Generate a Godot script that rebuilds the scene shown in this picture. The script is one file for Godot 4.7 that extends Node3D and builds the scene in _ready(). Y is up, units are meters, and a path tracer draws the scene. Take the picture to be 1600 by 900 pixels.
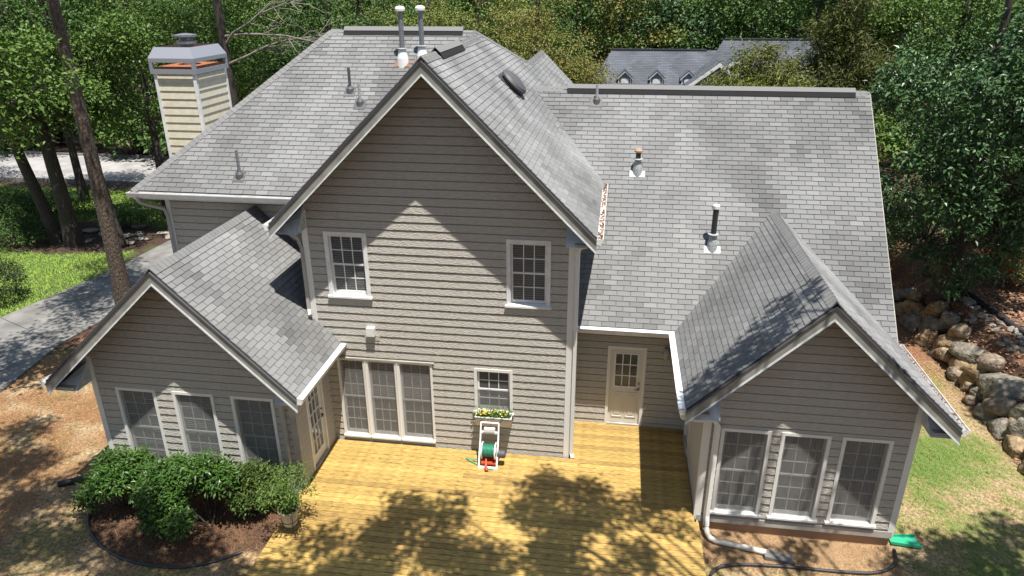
extends Node3D
# A grey sided house seen from above its rear deck, with a wood all round.

const SUN := Vector3(0.165, 1.0, 0.24)
const CAM := Vector3(0.71, 9.843, 13.491)

# ------------------------------------------------------------------ mesh building
class MB:
	var v := PackedVector3Array()
	var n := PackedVector3Array()
	var c := PackedColorArray()
	var col := Color(1, 1, 1)
	func tri(a: Vector3, b: Vector3, d: Vector3, nn: Vector3) -> void:
		if (b - a).cross(d - a).dot(nn) > 0.0:
			var t := b
			b = d
			d = t
		v.append(a); v.append(b); v.append(d)
		for i in 3:
			n.append(nn); c.append(col)
	func quad(a: Vector3, b: Vector3, d: Vector3, e: Vector3, nn: Vector3) -> void:
		tri(a, b, d, nn); tri(a, d, e, nn)
	func face(a: Vector3, b: Vector3, d: Vector3, e: Vector3, away: Vector3) -> void:
		var nn := (b - a).cross(d - a).normalized()
		if nn.length() < 0.5:
			nn = (d - a).cross(e - a).normalized()
		if nn.dot((a + b + d + e) * 0.25 - away) < 0.0:
			nn = -nn
		quad(a, b, d, e, nn)
	func hexa(p: Array) -> void:   # eight corners: 0-3 bottom ring, 4-7 top ring
		var m := Vector3.ZERO
		for q in p:
			m += q
		m /= 8.0
		for f in [[0, 1, 2, 3], [4, 5, 6, 7], [0, 1, 5, 4], [1, 2, 6, 5], [2, 3, 7, 6], [3, 0, 4, 7]]:
			face(p[f[0]], p[f[1]], p[f[2]], p[f[3]], m)
	func box(lo: Vector3, hi: Vector3, t := Transform3D()) -> void:
		var p := []
		for y in [lo.y, hi.y]:
			for q in [[lo.x, lo.z], [hi.x, lo.z], [hi.x, hi.z], [lo.x, hi.z]]:
				p.append(t * Vector3(q[0], y, q[1]))
		hexa(p)
	func bar(a: Vector3, b: Vector3, w: float, h: float, up := Vector3.UP) -> void:
		var d := (b - a).normalized()
		var s := d.cross(up).normalized() * w * 0.5
		var u := s.cross(d).normalized() * h * 0.5
		hexa([a - s - u, a + s - u, a + s + u, a - s + u, b - s - u, b + s - u, b + s + u, b - s + u])
	func tube(pts: Array, rad: Array, sides := 8, caps := true) -> void:
		var rings := []
		var nors := []
		var prev := Vector3(0.123, 0.3, 0.94)
		for i in pts.size():
			var d: Vector3 = (pts[mini(i + 1, pts.size() - 1)] - pts[maxi(i - 1, 0)]).normalized()
			var s := d.cross(prev)
			if s.length() < 0.05:
				s = d.cross(Vector3(1, 0, 0))
			s = s.normalized()
			var u := s.cross(d).normalized()
			prev = u
			var r := []
			var nr := []
			for k in sides:
				var a := TAU * (k + 0.5) / sides
				var o := s * cos(a) + u * sin(a)
				nr.append(o)
				r.append(pts[i] + o * float(rad[i]))
			rings.append(r); nors.append(nr)
		for i in pts.size() - 1:
			for k in sides:
				var k2 := (k + 1) % sides
				if sides <= 4:
					face(rings[i][k], rings[i][k2], rings[i + 1][k2], rings[i + 1][k], (pts[i] + pts[i + 1]) * 0.5)
				else:
					var q := [rings[i][k], rings[i][k2], rings[i + 1][k2], rings[i + 1][k]]
					var w := [nors[i][k], nors[i][k2], nors[i + 1][k2], nors[i + 1][k]]
					for t in [[0, 1, 2], [0, 2, 3]]:
						smooth_tri(q[t[0]], q[t[1]], q[t[2]], w[t[0]], w[t[1]], w[t[2]])
		if caps:
			for e in [0, pts.size() - 1]:
				var nn: Vector3 = (pts[e] - pts[1 if e == 0 else e - 1]).normalized()
				for k in sides:
					tri(pts[e], rings[e][k], rings[e][(k + 1) % sides], nn)
	func smooth_tri(a: Vector3, b: Vector3, d: Vector3, na: Vector3, nb: Vector3, nd: Vector3) -> void:
		if (b - a).cross(d - a).dot(na + nb + nd) > 0.0:
			v.append(a); v.append(d); v.append(b)
			n.append(na); n.append(nd); n.append(nb)
		else:
			v.append(a); v.append(b); v.append(d)
			n.append(na); n.append(nb); n.append(nd)
		for i in 3:
			c.append(col)
	func lathe(prof: Array, t: Transform3D, sides := 14) -> void:   # prof: [radius, height] pairs
		for i in prof.size() - 1:
			var p = prof[i]
			var q = prof[i + 1]
			var sl := Vector2(q[1] - p[1], -(q[0] - p[0])).normalized()
			for k in sides:
				var a := TAU * k / sides
				var b := TAU * (k + 1) / sides
				var na := t.basis * Vector3(cos(a) * sl.x, sl.y, sin(a) * sl.x)
				var nb := t.basis * Vector3(cos(b) * sl.x, sl.y, sin(b) * sl.x)
				var pa := t * Vector3(cos(a) * p[0], p[1], sin(a) * p[0])
				var pb := t * Vector3(cos(b) * p[0], p[1], sin(b) * p[0])
				var qa := t * Vector3(cos(a) * q[0], q[1], sin(a) * q[0])
				var qb := t * Vector3(cos(b) * q[0], q[1], sin(b) * q[0])
				smooth_tri(pa, pb, qb, na, nb, nb)
				smooth_tri(pa, qb, qa, na, nb, na)
	# a polygon in the frame's xy plane; its face lies at f0 + f1 * y along z, its foot at back
	func plate(poly: PackedVector2Array, t: Transform3D, f0: float, f1: float, back: float, closed := false) -> void:
		var ix := Geometry2D.triangulate_polygon(poly)
		var nn := (t.basis * Vector3(0, -f1, 1)).normalized()
		for i in range(0, ix.size(), 3):
			var p := []
			for k in 3:
				var q := poly[ix[i + k]]
				p.append(t * Vector3(q.x, q.y, f0 + f1 * q.y))
			tri(p[0], p[1], p[2], nn)
			if closed:
				for k in 3:
					var q := poly[ix[i + k]]
					p[k] = t * Vector3(q.x, q.y, back)
				tri(p[0], p[1], p[2], -t.basis.z.normalized())
		var area := 0.0
		for i in poly.size():
			area += poly[i].cross(poly[(i + 1) % poly.size()])
		for i in poly.size():
			var a := poly[i]
			var b := poly[(i + 1) % poly.size()]
			var o := Vector2(b.y - a.y, a.x - b.x) * signf(area)
			if o.length() < 1e-5:
				continue
			quad(t * Vector3(a.x, a.y, f0 + f1 * a.y), t * Vector3(b.x, b.y, f0 + f1 * b.y), t * Vector3(b.x, b.y, back), t * Vector3(a.x, a.y, back), (t.basis * Vector3(o.x, o.y, 0)).normalized())
	func mesh() -> ArrayMesh:
		var a := []
		a.resize(Mesh.ARRAY_MAX)
		a[Mesh.ARRAY_VERTEX] = v
		a[Mesh.ARRAY_NORMAL] = n
		a[Mesh.ARRAY_COLOR] = c
		var m := ArrayMesh.new()
		if v.size():
			m.add_surface_from_arrays(Mesh.PRIMITIVE_TRIANGLES, a)
		return m

var M := {}
var rng := RandomNumberGenerator.new()
var used := {}
var house: Node3D
var tabs_left := 300

func numbered(called: String) -> String:
	var k: int = used.get(called, 0)
	used[called] = k + 1
	return called if k == 0 else "%s_%03d" % [called, k]

func tag(o: Node3D, label: String, category: String, group := "", kind := "") -> Node3D:
	if label: o.set_meta("label", label)
	if category: o.set_meta("category", category)
	if group: o.set_meta("group", group)
	if kind: o.set_meta("kind", kind)
	return o

func thing(called: String, at: Vector3, label: String, category: String, group := "") -> Node3D:
	var o := Node3D.new()
	o.name = numbered(called)
	add_child(o)
	o.position = at
	return tag(o, label, category, group)

func put(mb, called: String, mat: Material, parent: Node3D = self, kind := "") -> MeshInstance3D:
	var o := MeshInstance3D.new()
	o.name = numbered(called) if parent == self else called
	o.mesh = mb.mesh() if mb is MB else mb
	o.material_override = mat
	parent.add_child(o, true)
	if kind: o.set_meta("kind", kind)
	return o

func fr(o: Vector3, u: Vector3, w: Vector3) -> Transform3D:
	return Transform3D(Basis(u, w, u.cross(w)), o)

func rect(x0: float, y0: float, x1: float, y1: float) -> PackedVector2Array:
	return PackedVector2Array([Vector2(x0, y0), Vector2(x1, y0), Vector2(x1, y1), Vector2(x0, y1)])

# ------------------------------------------------------------------ materials
func ntex(freq: float, lo: float, hi: float, octaves := 4, size := 256, normal := false, kind := FastNoiseLite.TYPE_SIMPLEX_SMOOTH, tint := Color(1, 1, 1)) -> NoiseTexture2D:
	var f := FastNoiseLite.new()
	f.noise_type = kind
	f.seed = used.size() * 7 + int(freq * 1000)
	f.frequency = freq
	f.fractal_octaves = octaves
	var t := NoiseTexture2D.new()
	t.width = size
	t.height = size
	t.seamless = true
	t.noise = f
	if normal:
		t.as_normal_map = true
		t.bump_strength = hi
	else:
		var g := Gradient.new()
		g.set_color(0, Color(lo * tint.r, lo * tint.g, lo * tint.b))
		g.set_color(1, Color(hi, hi, hi))
		t.color_ramp = g
	return t

func mat(called: String, lin: Color, rough: float, o := {}) -> StandardMaterial3D:
	var m := StandardMaterial3D.new()
	m.resource_name = called
	m.albedo_color = lin.linear_to_srgb()
	m.albedo_color.a = lin.a
	m.roughness = rough
	m.vertex_color_use_as_albedo = o.get("vc", false)
	if o.has("metal"): m.metallic = o.metal
	if o.has("spec"): m.metallic_specular = o.spec
	if o.has("tex"):
		m.albedo_texture = o.tex
		m.uv1_triplanar = true
		m.uv1_world_triplanar = o.get("world", true)
		m.uv1_scale = o.get("scale", Vector3.ONE)
	if o.has("relief"):
		m.heightmap_enabled = true
		m.heightmap_texture = o.relief
		m.heightmap_scale = o.get("deep", 0.3)
		m.uv1_triplanar = true
		m.uv1_world_triplanar = o.get("world", true)
		m.uv1_scale = o.get("scale", Vector3.ONE)
	if o.has("backlight"):
		m.backlight_enabled = true
		m.backlight = (o.backlight as Color).linear_to_srgb()
	if lin.a < 1.0:
		m.transparency = BaseMaterial3D.TRANSPARENCY_ALPHA
	M[called] = m
	return m

func make_materials() -> void:
	var grain := ntex(0.06, 0.72, 1.0, 5)
	var fine := ntex(0.2, 0.7, 1.0, 4)
	var blot := ntex(0.012, 0.78, 1.0, 5)
	mat("siding", Color(0.49, 0.463, 0.412), 0.75, {"tex": ntex(0.03, 0.9, 1.0, 5), "relief": ntex(0.05, 0.0, 1.0, 4), "deep": 1.2, "scale": Vector3(0.8, 3.2, 0.8)})
	mat("sheathing", Color(0.3, 0.275, 0.235), 0.9)  # darker paint puts lap shade into the strip bared under each board
	mat("trim", Color(0.47, 0.445, 0.4), 0.6, {"tex": blot, "scale": Vector3(0.5, 0.5, 0.5)})
	mat("white", Color(0.8, 0.8, 0.79), 0.45, {"tex": ntex(0.02, 0.9, 1.0, 5), "scale": Vector3(0.7, 0.7, 0.7)})
	mat("vinyl", Color(0.7, 0.69, 0.66), 0.4)
	mat("offwhite", Color(0.62, 0.59, 0.52), 0.5)
	mat("fascia", Color(0.34, 0.335, 0.3), 0.6, {"tex": blot, "scale": Vector3(0.6, 0.6, 0.6)})
	mat("return_metal", Color(0.6, 0.63, 0.64), 0.5, {"tex": blot, "scale": Vector3(1.5, 1.5, 1.5)})
	mat("cream", Color(0.66, 0.61, 0.47), 0.65, {"tex": ntex(0.02, 0.9, 1.0, 5)})
	mat("shingle", Color(1, 1, 1), 0.92, {"vc": true, "tex": fine, "scale": Vector3(1.6, 1.6, 1.6), "relief": ntex(0.3, 0.0, 1.0, 3), "deep": 0.25})
	for k in 6:
		var g := 0.192 + 0.0235 * k
		mat("shingle%d" % k, Color(g, g, g), 0.92, {"tex": fine, "scale": Vector3(1.6, 1.6, 1.6), "relief": M.shingle.heightmap_texture, "deep": 0.25})
	mat("underlay", Color(0.05, 0.05, 0.055), 0.95)
	mat("slate", Color(1, 1, 1), 0.9, {"vc": true, "tex": fine, "scale": Vector3(0.7, 0.7, 0.7)})
	mat("ridge_vent", Color(0.05, 0.048, 0.05), 0.8)
	mat("glass", Color(0.85, 0.9, 0.9, 0.1), 0.03)
	mat("screen", Color(0.22, 0.215, 0.21, 0.34), 0.9)
	mat("curtain", Color(0.2, 0.19, 0.175), 0.9)
	mat("slat", Color(0.34, 0.35, 0.345), 0.5)
	mat("metal", Color(0.42, 0.44, 0.47), 0.45, {"metal": 0.6, "tex": ntex(0.03, 0.6, 1.0, 5), "scale": Vector3(2, 2, 2)})
	mat("shroud", Color(0.3, 0.31, 0.35), 0.5, {"metal": 0.3})
	mat("galvanised", Color(0.62, 0.65, 0.67), 0.5, {"tex": ntex(0.03, 0.5, 1.0, 5), "scale": Vector3(3, 3, 3)})
	mat("rust", Color(0.5, 0.17, 0.07), 0.8, {"tex": ntex(0.03, 0.55, 1.0, 5), "scale": Vector3(2, 2, 2)})
	mat("black", Color(0.025, 0.025, 0.028), 0.55)
	mat("dark_grey", Color(0.07, 0.07, 0.075), 0.6)
	mat("interior", Color(0.1, 0.09, 0.08), 0.9)
	mat("bark", Color(0.2, 0.155, 0.12), 0.95, {"tex": ntex(0.05, 0.45, 1.0, 5), "scale": Vector3(1.6, 0.5, 1.6), "relief": ntex(0.06, 0.0, 1.0, 4), "deep": 3.0})
	mat("bark_dark", Color(0.1, 0.08, 0.065), 0.95, {"tex": M.bark.albedo_texture, "scale": Vector3(1.6, 0.5, 1.6)})
	mat("dead_wood", Color(0.42, 0.37, 0.32), 0.9, {"tex": M.bark.albedo_texture, "scale": Vector3(2, 2, 2)})
	mat("leaf", Color(1, 1, 1), 0.5, {"vc": true, "spec": 0.38, "backlight": Color(0.16, 0.2, 0.03)})
	mat("leaf_glossy", Color(1, 1, 1), 0.4, {"vc": true, "spec": 0.4, "backlight": Color(0.06, 0.09, 0.015)})
	mat("grass", Color(1, 1, 1), 0.6, {"vc": true, "backlight": Color(0.1, 0.14, 0.02)})
	mat("straw", Color(1, 1, 1), 0.8, {"vc": true})
	mat("ground", Color(1, 1, 1), 0.97, {"vc": true, "tex": ntex(0.035, 0.5, 1.0, 6, 512), "scale": Vector3(0.55, 0.55, 0.55), "relief": ntex(0.05, 0.0, 1.0, 5, 512), "deep": 2.5})
	mat("concrete", Color(0.23, 0.222, 0.21), 0.9, {"tex": ntex(0.008, 0.72, 1.0, 6, 512), "scale": Vector3(0.25, 0.25, 0.25)})
	mat("asphalt", Color(0.36, 0.35, 0.345), 0.9, {"tex": blot, "scale": Vector3(0.2, 0.2, 0.2)})
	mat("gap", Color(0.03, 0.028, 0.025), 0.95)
	for k in 6:
		var w: float = [1.0, 0.8, 0.93, 0.7, 1.12, 0.87][k]
		mat("deck%d" % k, Color(0.74 * w, 0.49 * w * (1.0 + 0.03 * (k % 3)), 0.155 * w), 0.62, {"tex": ntex(0.03, 0.5, 1.0, 6, 512, false, FastNoiseLite.TYPE_SIMPLEX_SMOOTH, Color(1.0, 0.94, 0.84)) if k == 0 else M.deck0.albedo_texture, "scale": Vector3(0.3, 1.0, 4.5)})
	for k in 4:
		var b: Color = [Color(0.5, 0.38, 0.25), Color(0.42, 0.33, 0.24), Color(0.52, 0.37, 0.21), Color(0.38, 0.34, 0.27)][k]
		mat("stone%d" % k, b, 0.92, {"tex": ntex(0.02, 0.45, 1.0, 6) if k == 0 else M.stone0.albedo_texture, "scale": Vector3(0.9, 0.9, 0.9), "relief": ntex(0.03, 0.0, 1.0, 5) if k == 0 else M.stone0.heightmap_texture, "deep": 5.0})
	mat("pale_stone", Color(0.45, 0.4, 0.34), 0.9, {"tex": M.stone0.albedo_texture, "scale": Vector3(2, 2, 2)})
	mat("pot", Color(0.5, 0.44, 0.33), 0.35)
	mat("soil", Color(0.06, 0.04, 0.028), 0.95)
	mat("hose", Color(0.03, 0.22, 0.13), 0.4)
	mat("red", Color(0.5, 0.06, 0.02), 0.5)
	mat("plastic", Color(0.78, 0.77, 0.74), 0.4)
	mat("green_plastic", Color(0.03, 0.36, 0.2), 0.45)
	mat("box_wood", Color(0.3, 0.24, 0.16), 0.7)
	mat("brass", Color(0.5, 0.36, 0.2), 0.35, {"metal": 0.8})
	mat("amber", Color(0.8, 0.42, 0.3), 0.3)
	mat("grey_siding", Color(0.17, 0.2, 0.235), 0.8)
	mat("flower", Color(1, 1, 1), 0.6, {"vc": true, "backlight": Color(0.1, 0.08, 0.01)})
	mat("clay", Color(0.36, 0.22, 0.13), 0.85)

# ------------------------------------------------------------------ house builders
func wall(parent: Node3D, t: Transform3D, outline: PackedVector2Array, holes: Array, course := 0.177, start := 0.0, m := "siding", longest := 3.66, relief := 0.018) -> MeshInstance3D:
	var sheath := MB.new()
	var lo := Vector2(1e9, 1e9)
	var hi := -lo
	for p in outline:
		lo = lo.min(p)
		hi = hi.max(p)
	var boards := []
	var y := start
	var row := 0
	while y < hi.y:
		var cuts := [lo.x]
		var x := lo.x + rng.randf_range(0.9, longest)
		while x < hi.x - 0.6:
			cuts.append(x)
			x += longest
		cuts.append(hi.x)
		var strip: Array = Geometry2D.intersect_polygons(rect(lo.x - 1, y, hi.x + 1, y + course), outline)
		for h in holes:
			var next := []
			for s in strip:
				next.append_array(Geometry2D.clip_polygons(s, rect(h[0], h[1], h[2], h[3])))
			strip = next
		for s in strip:
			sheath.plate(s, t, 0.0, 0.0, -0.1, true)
			for k in cuts.size() - 1:
				for piece in Geometry2D.intersect_polygons(s, rect(cuts[k] + 0.0015, y - 1, cuts[k + 1] - 0.0015, y + course - 0.028)):
					var w := 0.0
					for p in piece:
						w = maxf(w, absf(p.x - piece[0].x))
					if w > 0.03:
						boards.append([piece, y])
		y += course
		row += 1
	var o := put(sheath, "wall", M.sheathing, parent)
	for b in boards:
		var mb := MB.new()
		var f1 := -relief / course
		mb.plate(b[0], t, 0.012 + relief - f1 * b[1] + rng.randf_range(-0.001, 0.001), f1, 0.001)
		put(mb, "siding_board", M[m], o)
	return o

func bars(t: Transform3D, list: Array) -> MB:   # boxes [x0, y0, z0, x1, y1, z1]
	var mb := MB.new()
	for b in list:
		mb.box(Vector3(b[0], b[1], b[2]), Vector3(b[3], b[4], b[5]), t)
	return mb

func sheet(x0: float, y0: float, x1: float, y1: float, z: float) -> MB:
	var mb := MB.new()
	mb.quad(Vector3(x0, y0, z), Vector3(x1, y0, z), Vector3(x1, y1, z), Vector3(x0, y1, z), Vector3(0, 0, 1))
	return mb

func window(parent: Node3D, t: Transform3D, x0: float, y0: float, x1: float, y1: float, o := {}) -> MeshInstance3D:
	var L := t * Transform3D(Basis(), Vector3(x0, y0, 0))
	var w := x1 - x0
	var h := y1 - y0
	var c: float = o.get("trim", 0.065)
	var I := Transform3D()
	var root := put(bars(I, [[0, 0.03, -0.1, c, h, 0.035], [w - c, 0.03, -0.1, w, h, 0.035], [c, h - c, -0.1, w - c, h, 0.037]]), "window", M[o.get("mat", "vinyl")], parent)
	root.transform = L
	var s := 0.03 if o.get("sill", true) else 0.0
	var sill := MB.new()
	sill.hexa([Vector3(-s, -0.02, -0.1), Vector3(w + s, -0.02, -0.1), Vector3(w + s, -0.02, 0.075), Vector3(-s, -0.02, 0.075), Vector3(-s, 0.06, -0.1), Vector3(w + s, 0.06, -0.1), Vector3(w + s, 0.022, 0.075), Vector3(-s, 0.022, 0.075)])
	put(sill, "sill", M[o.get("mat", "vinyl")], root)
	var cols: int = o.get("cols", 3)
	var rows: int = o.get("rows", 2)
	var ix0 := c + 0.004
	var ix1 := w - c - 0.004
	var iy0 := 0.062
	var iy1 := h - c - 0.004
	var mid := (iy0 + iy1) * 0.5
	var r := 0.038
	for k in 2:
		var a := iy0 if k == 0 else mid - 0.012
		var b := mid + 0.012 if k == 0 else iy1
		var z := -0.07 if k == 0 else -0.045
		var low := 0.055 if k == 0 else r
		put(bars(I, [[ix0, a, z - 0.012, ix0 + r, b, z + 0.012], [ix1 - r, a, z - 0.012, ix1, b, z + 0.012], [ix0 + r, a, z - 0.012, ix1 - r, a + low, z + 0.011], [ix0 + r, b - r, z - 0.012, ix1 - r, b, z + 0.011]]), "sash", M.white, root)
		var gx0 := ix0 + r
		var gx1 := ix1 - r
		var gy0 := a + low
		var gy1 := b - r
		var pw := (gx1 - gx0) / cols
		var ph := (gy1 - gy0) / rows
		for i in range(1, cols):
			put(bars(I, [[gx0 + pw * i - 0.009, gy0, z - 0.006, gx0 + pw * i + 0.009, gy1, z + 0.008]]), "muntin", M.white, root)
		for j in range(1, rows):
			put(bars(I, [[gx0, gy0 + ph * j - 0.009, z - 0.005, gx1, gy0 + ph * j + 0.009, z + 0.0065]]), "muntin", M.white, root)
		for i in cols:
			for j in rows:
				put(sheet(gx0 + pw * i + 0.009, gy0 + ph * j + 0.009, gx0 + pw * (i + 1) - 0.009, gy0 + ph * (j + 1) - 0.009, z), "pane", M.glass, root)
	if o.get("screen", 0.0) > 0.0:
		var top: float = lerpf(iy0, iy1, o.screen)
		put(bars(I, [[ix0 + 0.006, iy0 + 0.004, -0.012, ix1 - 0.006, top - 0.004, -0.010]]), "insect_screen", M.screen, root)
	if o.get("blind", 0.0) > 0.0:
		var slat := MB.new()
		slat.box(Vector3(ix0, -0.001, -0.011), Vector3(ix1, 0.001, 0.011), Transform3D(Basis(Vector3(1, 0, 0), o.get("tilt", 0.5)), Vector3.ZERO))
		var sm := slat.mesh()
		var y := iy1 - 0.03
		while y > lerpf(iy1, iy0, o.blind) + 0.02:
			put(sm, "slat", M.slat, root).position = Vector3(0, y, -0.125)
			y -= 0.05
	if o.get("curtain", false):
		var mb := MB.new()
		var n := 24
		for i in n:
			var a := lerpf(ix0, ix1, float(i) / n)
			var b := lerpf(ix0, ix1, float(i + 1) / n)
			mb.face(Vector3(a, iy0, -0.2 - 0.02 * (i % 2)), Vector3(b, iy0, -0.2 - 0.02 * ((i + 1) % 2)), Vector3(b, iy1, -0.2 - 0.02 * ((i + 1) % 2)), Vector3(a, iy1, -0.2 - 0.02 * (i % 2)), Vector3(0, 0, -5))
		put(mb, "curtain", M.curtain, root)
	return root

func door(parent: Node3D, t: Transform3D, x0: float, x1: float, h: float, glass: Array, cols: int, rows: int, m := "offwhite") -> MeshInstance3D:
	var w := x1 - x0
	var c := 0.07
	var L := t * Transform3D(Basis(), Vector3(x0, 0.0, 0))
	var I := Transform3D()
	var g0: float = glass[0]
	var g1: float = glass[1]
	var a := c + 0.115
	var b := w - c - 0.115
	var root := put(bars(I, [[c, 0.05, -0.06, a, h - c, -0.015], [b, 0.05, -0.06, w - c, h - c, -0.015], [a, 0.05, -0.06, b, g0, -0.015], [a, g1, -0.06, b, h - c, -0.015]]), "door", M[m], parent)
	root.transform = L
	put(bars(I, [[0, 0, -0.1, c, h, 0.03], [w - c, 0, -0.1, w, h, 0.03], [c, h - c, -0.1, w - c, h, 0.032]]), "casing", M.vinyl, root)
	put(bars(I, [[c, 0.0, -0.1, w - c, 0.04, 0.05]]), "threshold", M.trim, root)
	var pw := (b - a) / cols
	var ph := (g1 - g0) / rows
	put(bars(I, [[a - 0.02, g0 - 0.02, -0.014, a + 0.012, g1 + 0.02, -0.004], [b - 0.012, g0 - 0.02, -0.014, b + 0.02, g1 + 0.02, -0.004], [a + 0.012, g0 - 0.02, -0.014, b - 0.012, g0 + 0.012, -0.004], [a + 0.012, g1 - 0.012, -0.014, b - 0.012, g1 + 0.02, -0.004]]), "glazing_frame", M.white, root)
	for i in range(1, cols):
		put(bars(I, [[a + pw * i - 0.011, g0, -0.035, a + pw * i + 0.011, g1, -0.008]]), "muntin", M.white, root)
	for j in range(1, rows):
		put(bars(I, [[a, g0 + ph * j - 0.011, -0.034, b, g0 + ph * j + 0.011, -0.0095]]), "muntin", M.white, root)
	for i in cols:
		for j in rows:
			put(sheet(a + pw * i + 0.011, g0 + ph * j + 0.011, a + pw * (i + 1) - 0.011, g0 + ph * (j + 1) - 0.011, -0.028), "pane", M.glass, root)
	if g0 > 0.6:
		for k in 2:
			var p0 := a - 0.03 + k * ((b - a) * 0.5 + 0.06)
			var p1 := p0 + (b - a) * 0.5
			put(bars(I, [[p0, 0.2, -0.016, p1, 0.225, -0.003], [p0, g0 - 0.175, -0.016, p1, g0 - 0.15, -0.003], [p0, 0.225, -0.016, p0 + 0.025, g0 - 0.175, -0.003], [p1 - 0.025, 0.225, -0.016, p1, g0 - 0.175, -0.003], [p0 + 0.06, 0.28, -0.016, p1 - 0.06, g0 - 0.23, -0.006]]), "panel", M[m], root)
	var hb := MB.new()
	var hx := w - c - 0.06
	hb.lathe([[0.001, 0.03], [0.028, 0.03], [0.028, 0.0]], Transform3D(Basis(Vector3(1, 0, 0), PI / 2), Vector3(hx, 1.0, -0.015)), 10)
	hb.bar(Vector3(hx, 1.0, 0.03), Vector3(hx - 0.1, 1.0, 0.035), 0.018, 0.018)
	hb.lathe([[0.001, 0.02], [0.026, 0.02], [0.026, 0.0]], Transform3D(Basis(Vector3(1, 0, 0), PI / 2), Vector3(hx, 1.15, -0.015)), 10)
	put(hb, "handle", M.metal if m == "offwhite" else M.black, root)
	return root

var stain: FastNoiseLite

# a roof plane: o is a point on the eave, u runs along it, w up the slope; poly in those axes
func roof(parent: Node3D, o: Vector3, u: Vector3, w: Vector3, poly: PackedVector2Array, quota: int, label := "", tone := 1.0, tab := Vector2(0.305, 0.127), m := "shingle", base := Color(0.247, 0.248, 0.248)) -> MeshInstance3D:
	var t := fr(o, u, w)
	var slab := MB.new()
	slab.plate(poly, t, 0.0, 0.0, -0.1, true)
	var root := put(slab, "roof", M.underlay, parent)
	if label: root.set_meta("label", label)
	var lo := Vector2(1e9, 1e9)
	var hi := -lo
	for p in poly:
		lo = lo.min(p)
		hi = hi.max(p)
	var rows := int(ceil((hi.y - lo.y) / tab.y))
	var list := []
	for r in rows:
		var v0 := lo.y + r * tab.y
		var off := (0.5 if r % 2 else 0.0) * tab.x + (stain.get_noise_2d(r * 9.0, o.x * 31.0)) * 0.03
		var k0 := int(floor((lo.x - off) / tab.x)) - 1
		var k1 := int(ceil((hi.x - off) / tab.x)) + 1
		for k in range(k0, k1):
			var q := rect(k * tab.x + off + 0.006, v0 + rng.randf_range(-0.003, 0.003), (k + 1) * tab.x + off - 0.006, v0 + tab.y + 0.02)
			for piece in Geometry2D.intersect_polygons(q, poly):
				if absf(piece_area(piece)) < 0.0008:
					continue
				var mid := t * Vector3((k + 0.5) * tab.x + off, v0 + tab.y * 0.5, 0)
				var wander := stain.get_noise_2d(v0 * 40.0 + o.x * 10.0, k * 3.0) * 22.0
				var s := stain.get_noise_3d((k + 0.5) * tab.x * 34.0 + o.x * 50.0 + wander, v0 * 14.0, o.z * 40.0)
				var s2 := stain.get_noise_3d((k + 0.5) * tab.x * 120.0 + o.x * 70.0 + wander * 2.0, v0 * 30.0, o.z * 60.0 + 200.0)
				var g := 1.0 + rng.randf_range(-0.06, 0.06) + s * 0.5 + s2 * 0.14 + stain.get_noise_3d(mid.x * 90.0, mid.y * 90.0, mid.z * 90.0) * 0.12
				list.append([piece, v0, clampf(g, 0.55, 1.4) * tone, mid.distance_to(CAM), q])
	if quota > 0:
		list.sort_custom(func(a, b): return a[3] < b[3])
	var rest := MB.new()
	for i in list.size():
		var e: Array = list[i]
		var f1 := -0.017 / (tab.y + 0.02)
		var f0: float = 0.02 - f1 * float(e[1]) + (0.0 if quota < 0 else rng.randf_range(-0.001, 0.0015))
		if i < quota and tabs_left > 0:
			tabs_left -= 1
			var one := MB.new()
			one.plate(e[0], t, f0, f1, 0.0005)
			put(one, "shingle", M["shingle%d" % clampi(int((e[2] * 0.247 - 0.18) / 0.0235), 0, 5)], root)
		else:
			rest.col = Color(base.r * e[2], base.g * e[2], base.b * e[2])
			rest.plate(e[0], t, f0, f1, 0.0005)
	if rest.v.size():
		put(rest, "shingles", M[m], root, "stuff")
	return root

func piece_area(p: PackedVector2Array) -> float:
	var a := 0.0
	for i in p.size():
		a += p[i].cross(p[(i + 1) % p.size()])
	return a * 0.5

func ridge_caps(parent: Node3D, a: Vector3, b: Vector3, na: Vector3, nb: Vector3, wide := 0.15, step := 0.13, m := "shingle", base := 0.25) -> void:
	var mb := MB.new()
	var d := (b - a).normalized()
	var sa := d.cross(na).normalized()
	if sa.dot(nb) > 0: sa = -sa
	var sb := d.cross(nb).normalized()
	if sb.dot(na) > 0: sb = -sb
	var up := (na + nb).normalized()
	var n := int(a.distance_to(b) / step)
	for i in n:
		var p := a + d * step * i
		var q := p + d * (step + 0.02)
		var g := base * (1.0 + rng.randf_range(-0.08, 0.08))
		mb.col = Color(g, g, g)
		for s in [[sa, na], [sb, nb]]:
			var w: Vector3 = s[0] * wide
			var nn: Vector3 = s[1]
			mb.quad(p + up * 0.034, q + up * 0.022, q + w + nn * 0.016, p + w + nn * 0.026, nn)
			mb.quad(p + w + nn * 0.026, q + w + nn * 0.016, q + w, p + w, w.normalized())
			mb.quad(p + up * 0.034, p + w + nn * 0.026, p + w + nn * 0.008, p + up * 0.01, -d)
	put(mb, "ridge_caps", M[m], parent, "stuff")

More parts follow.
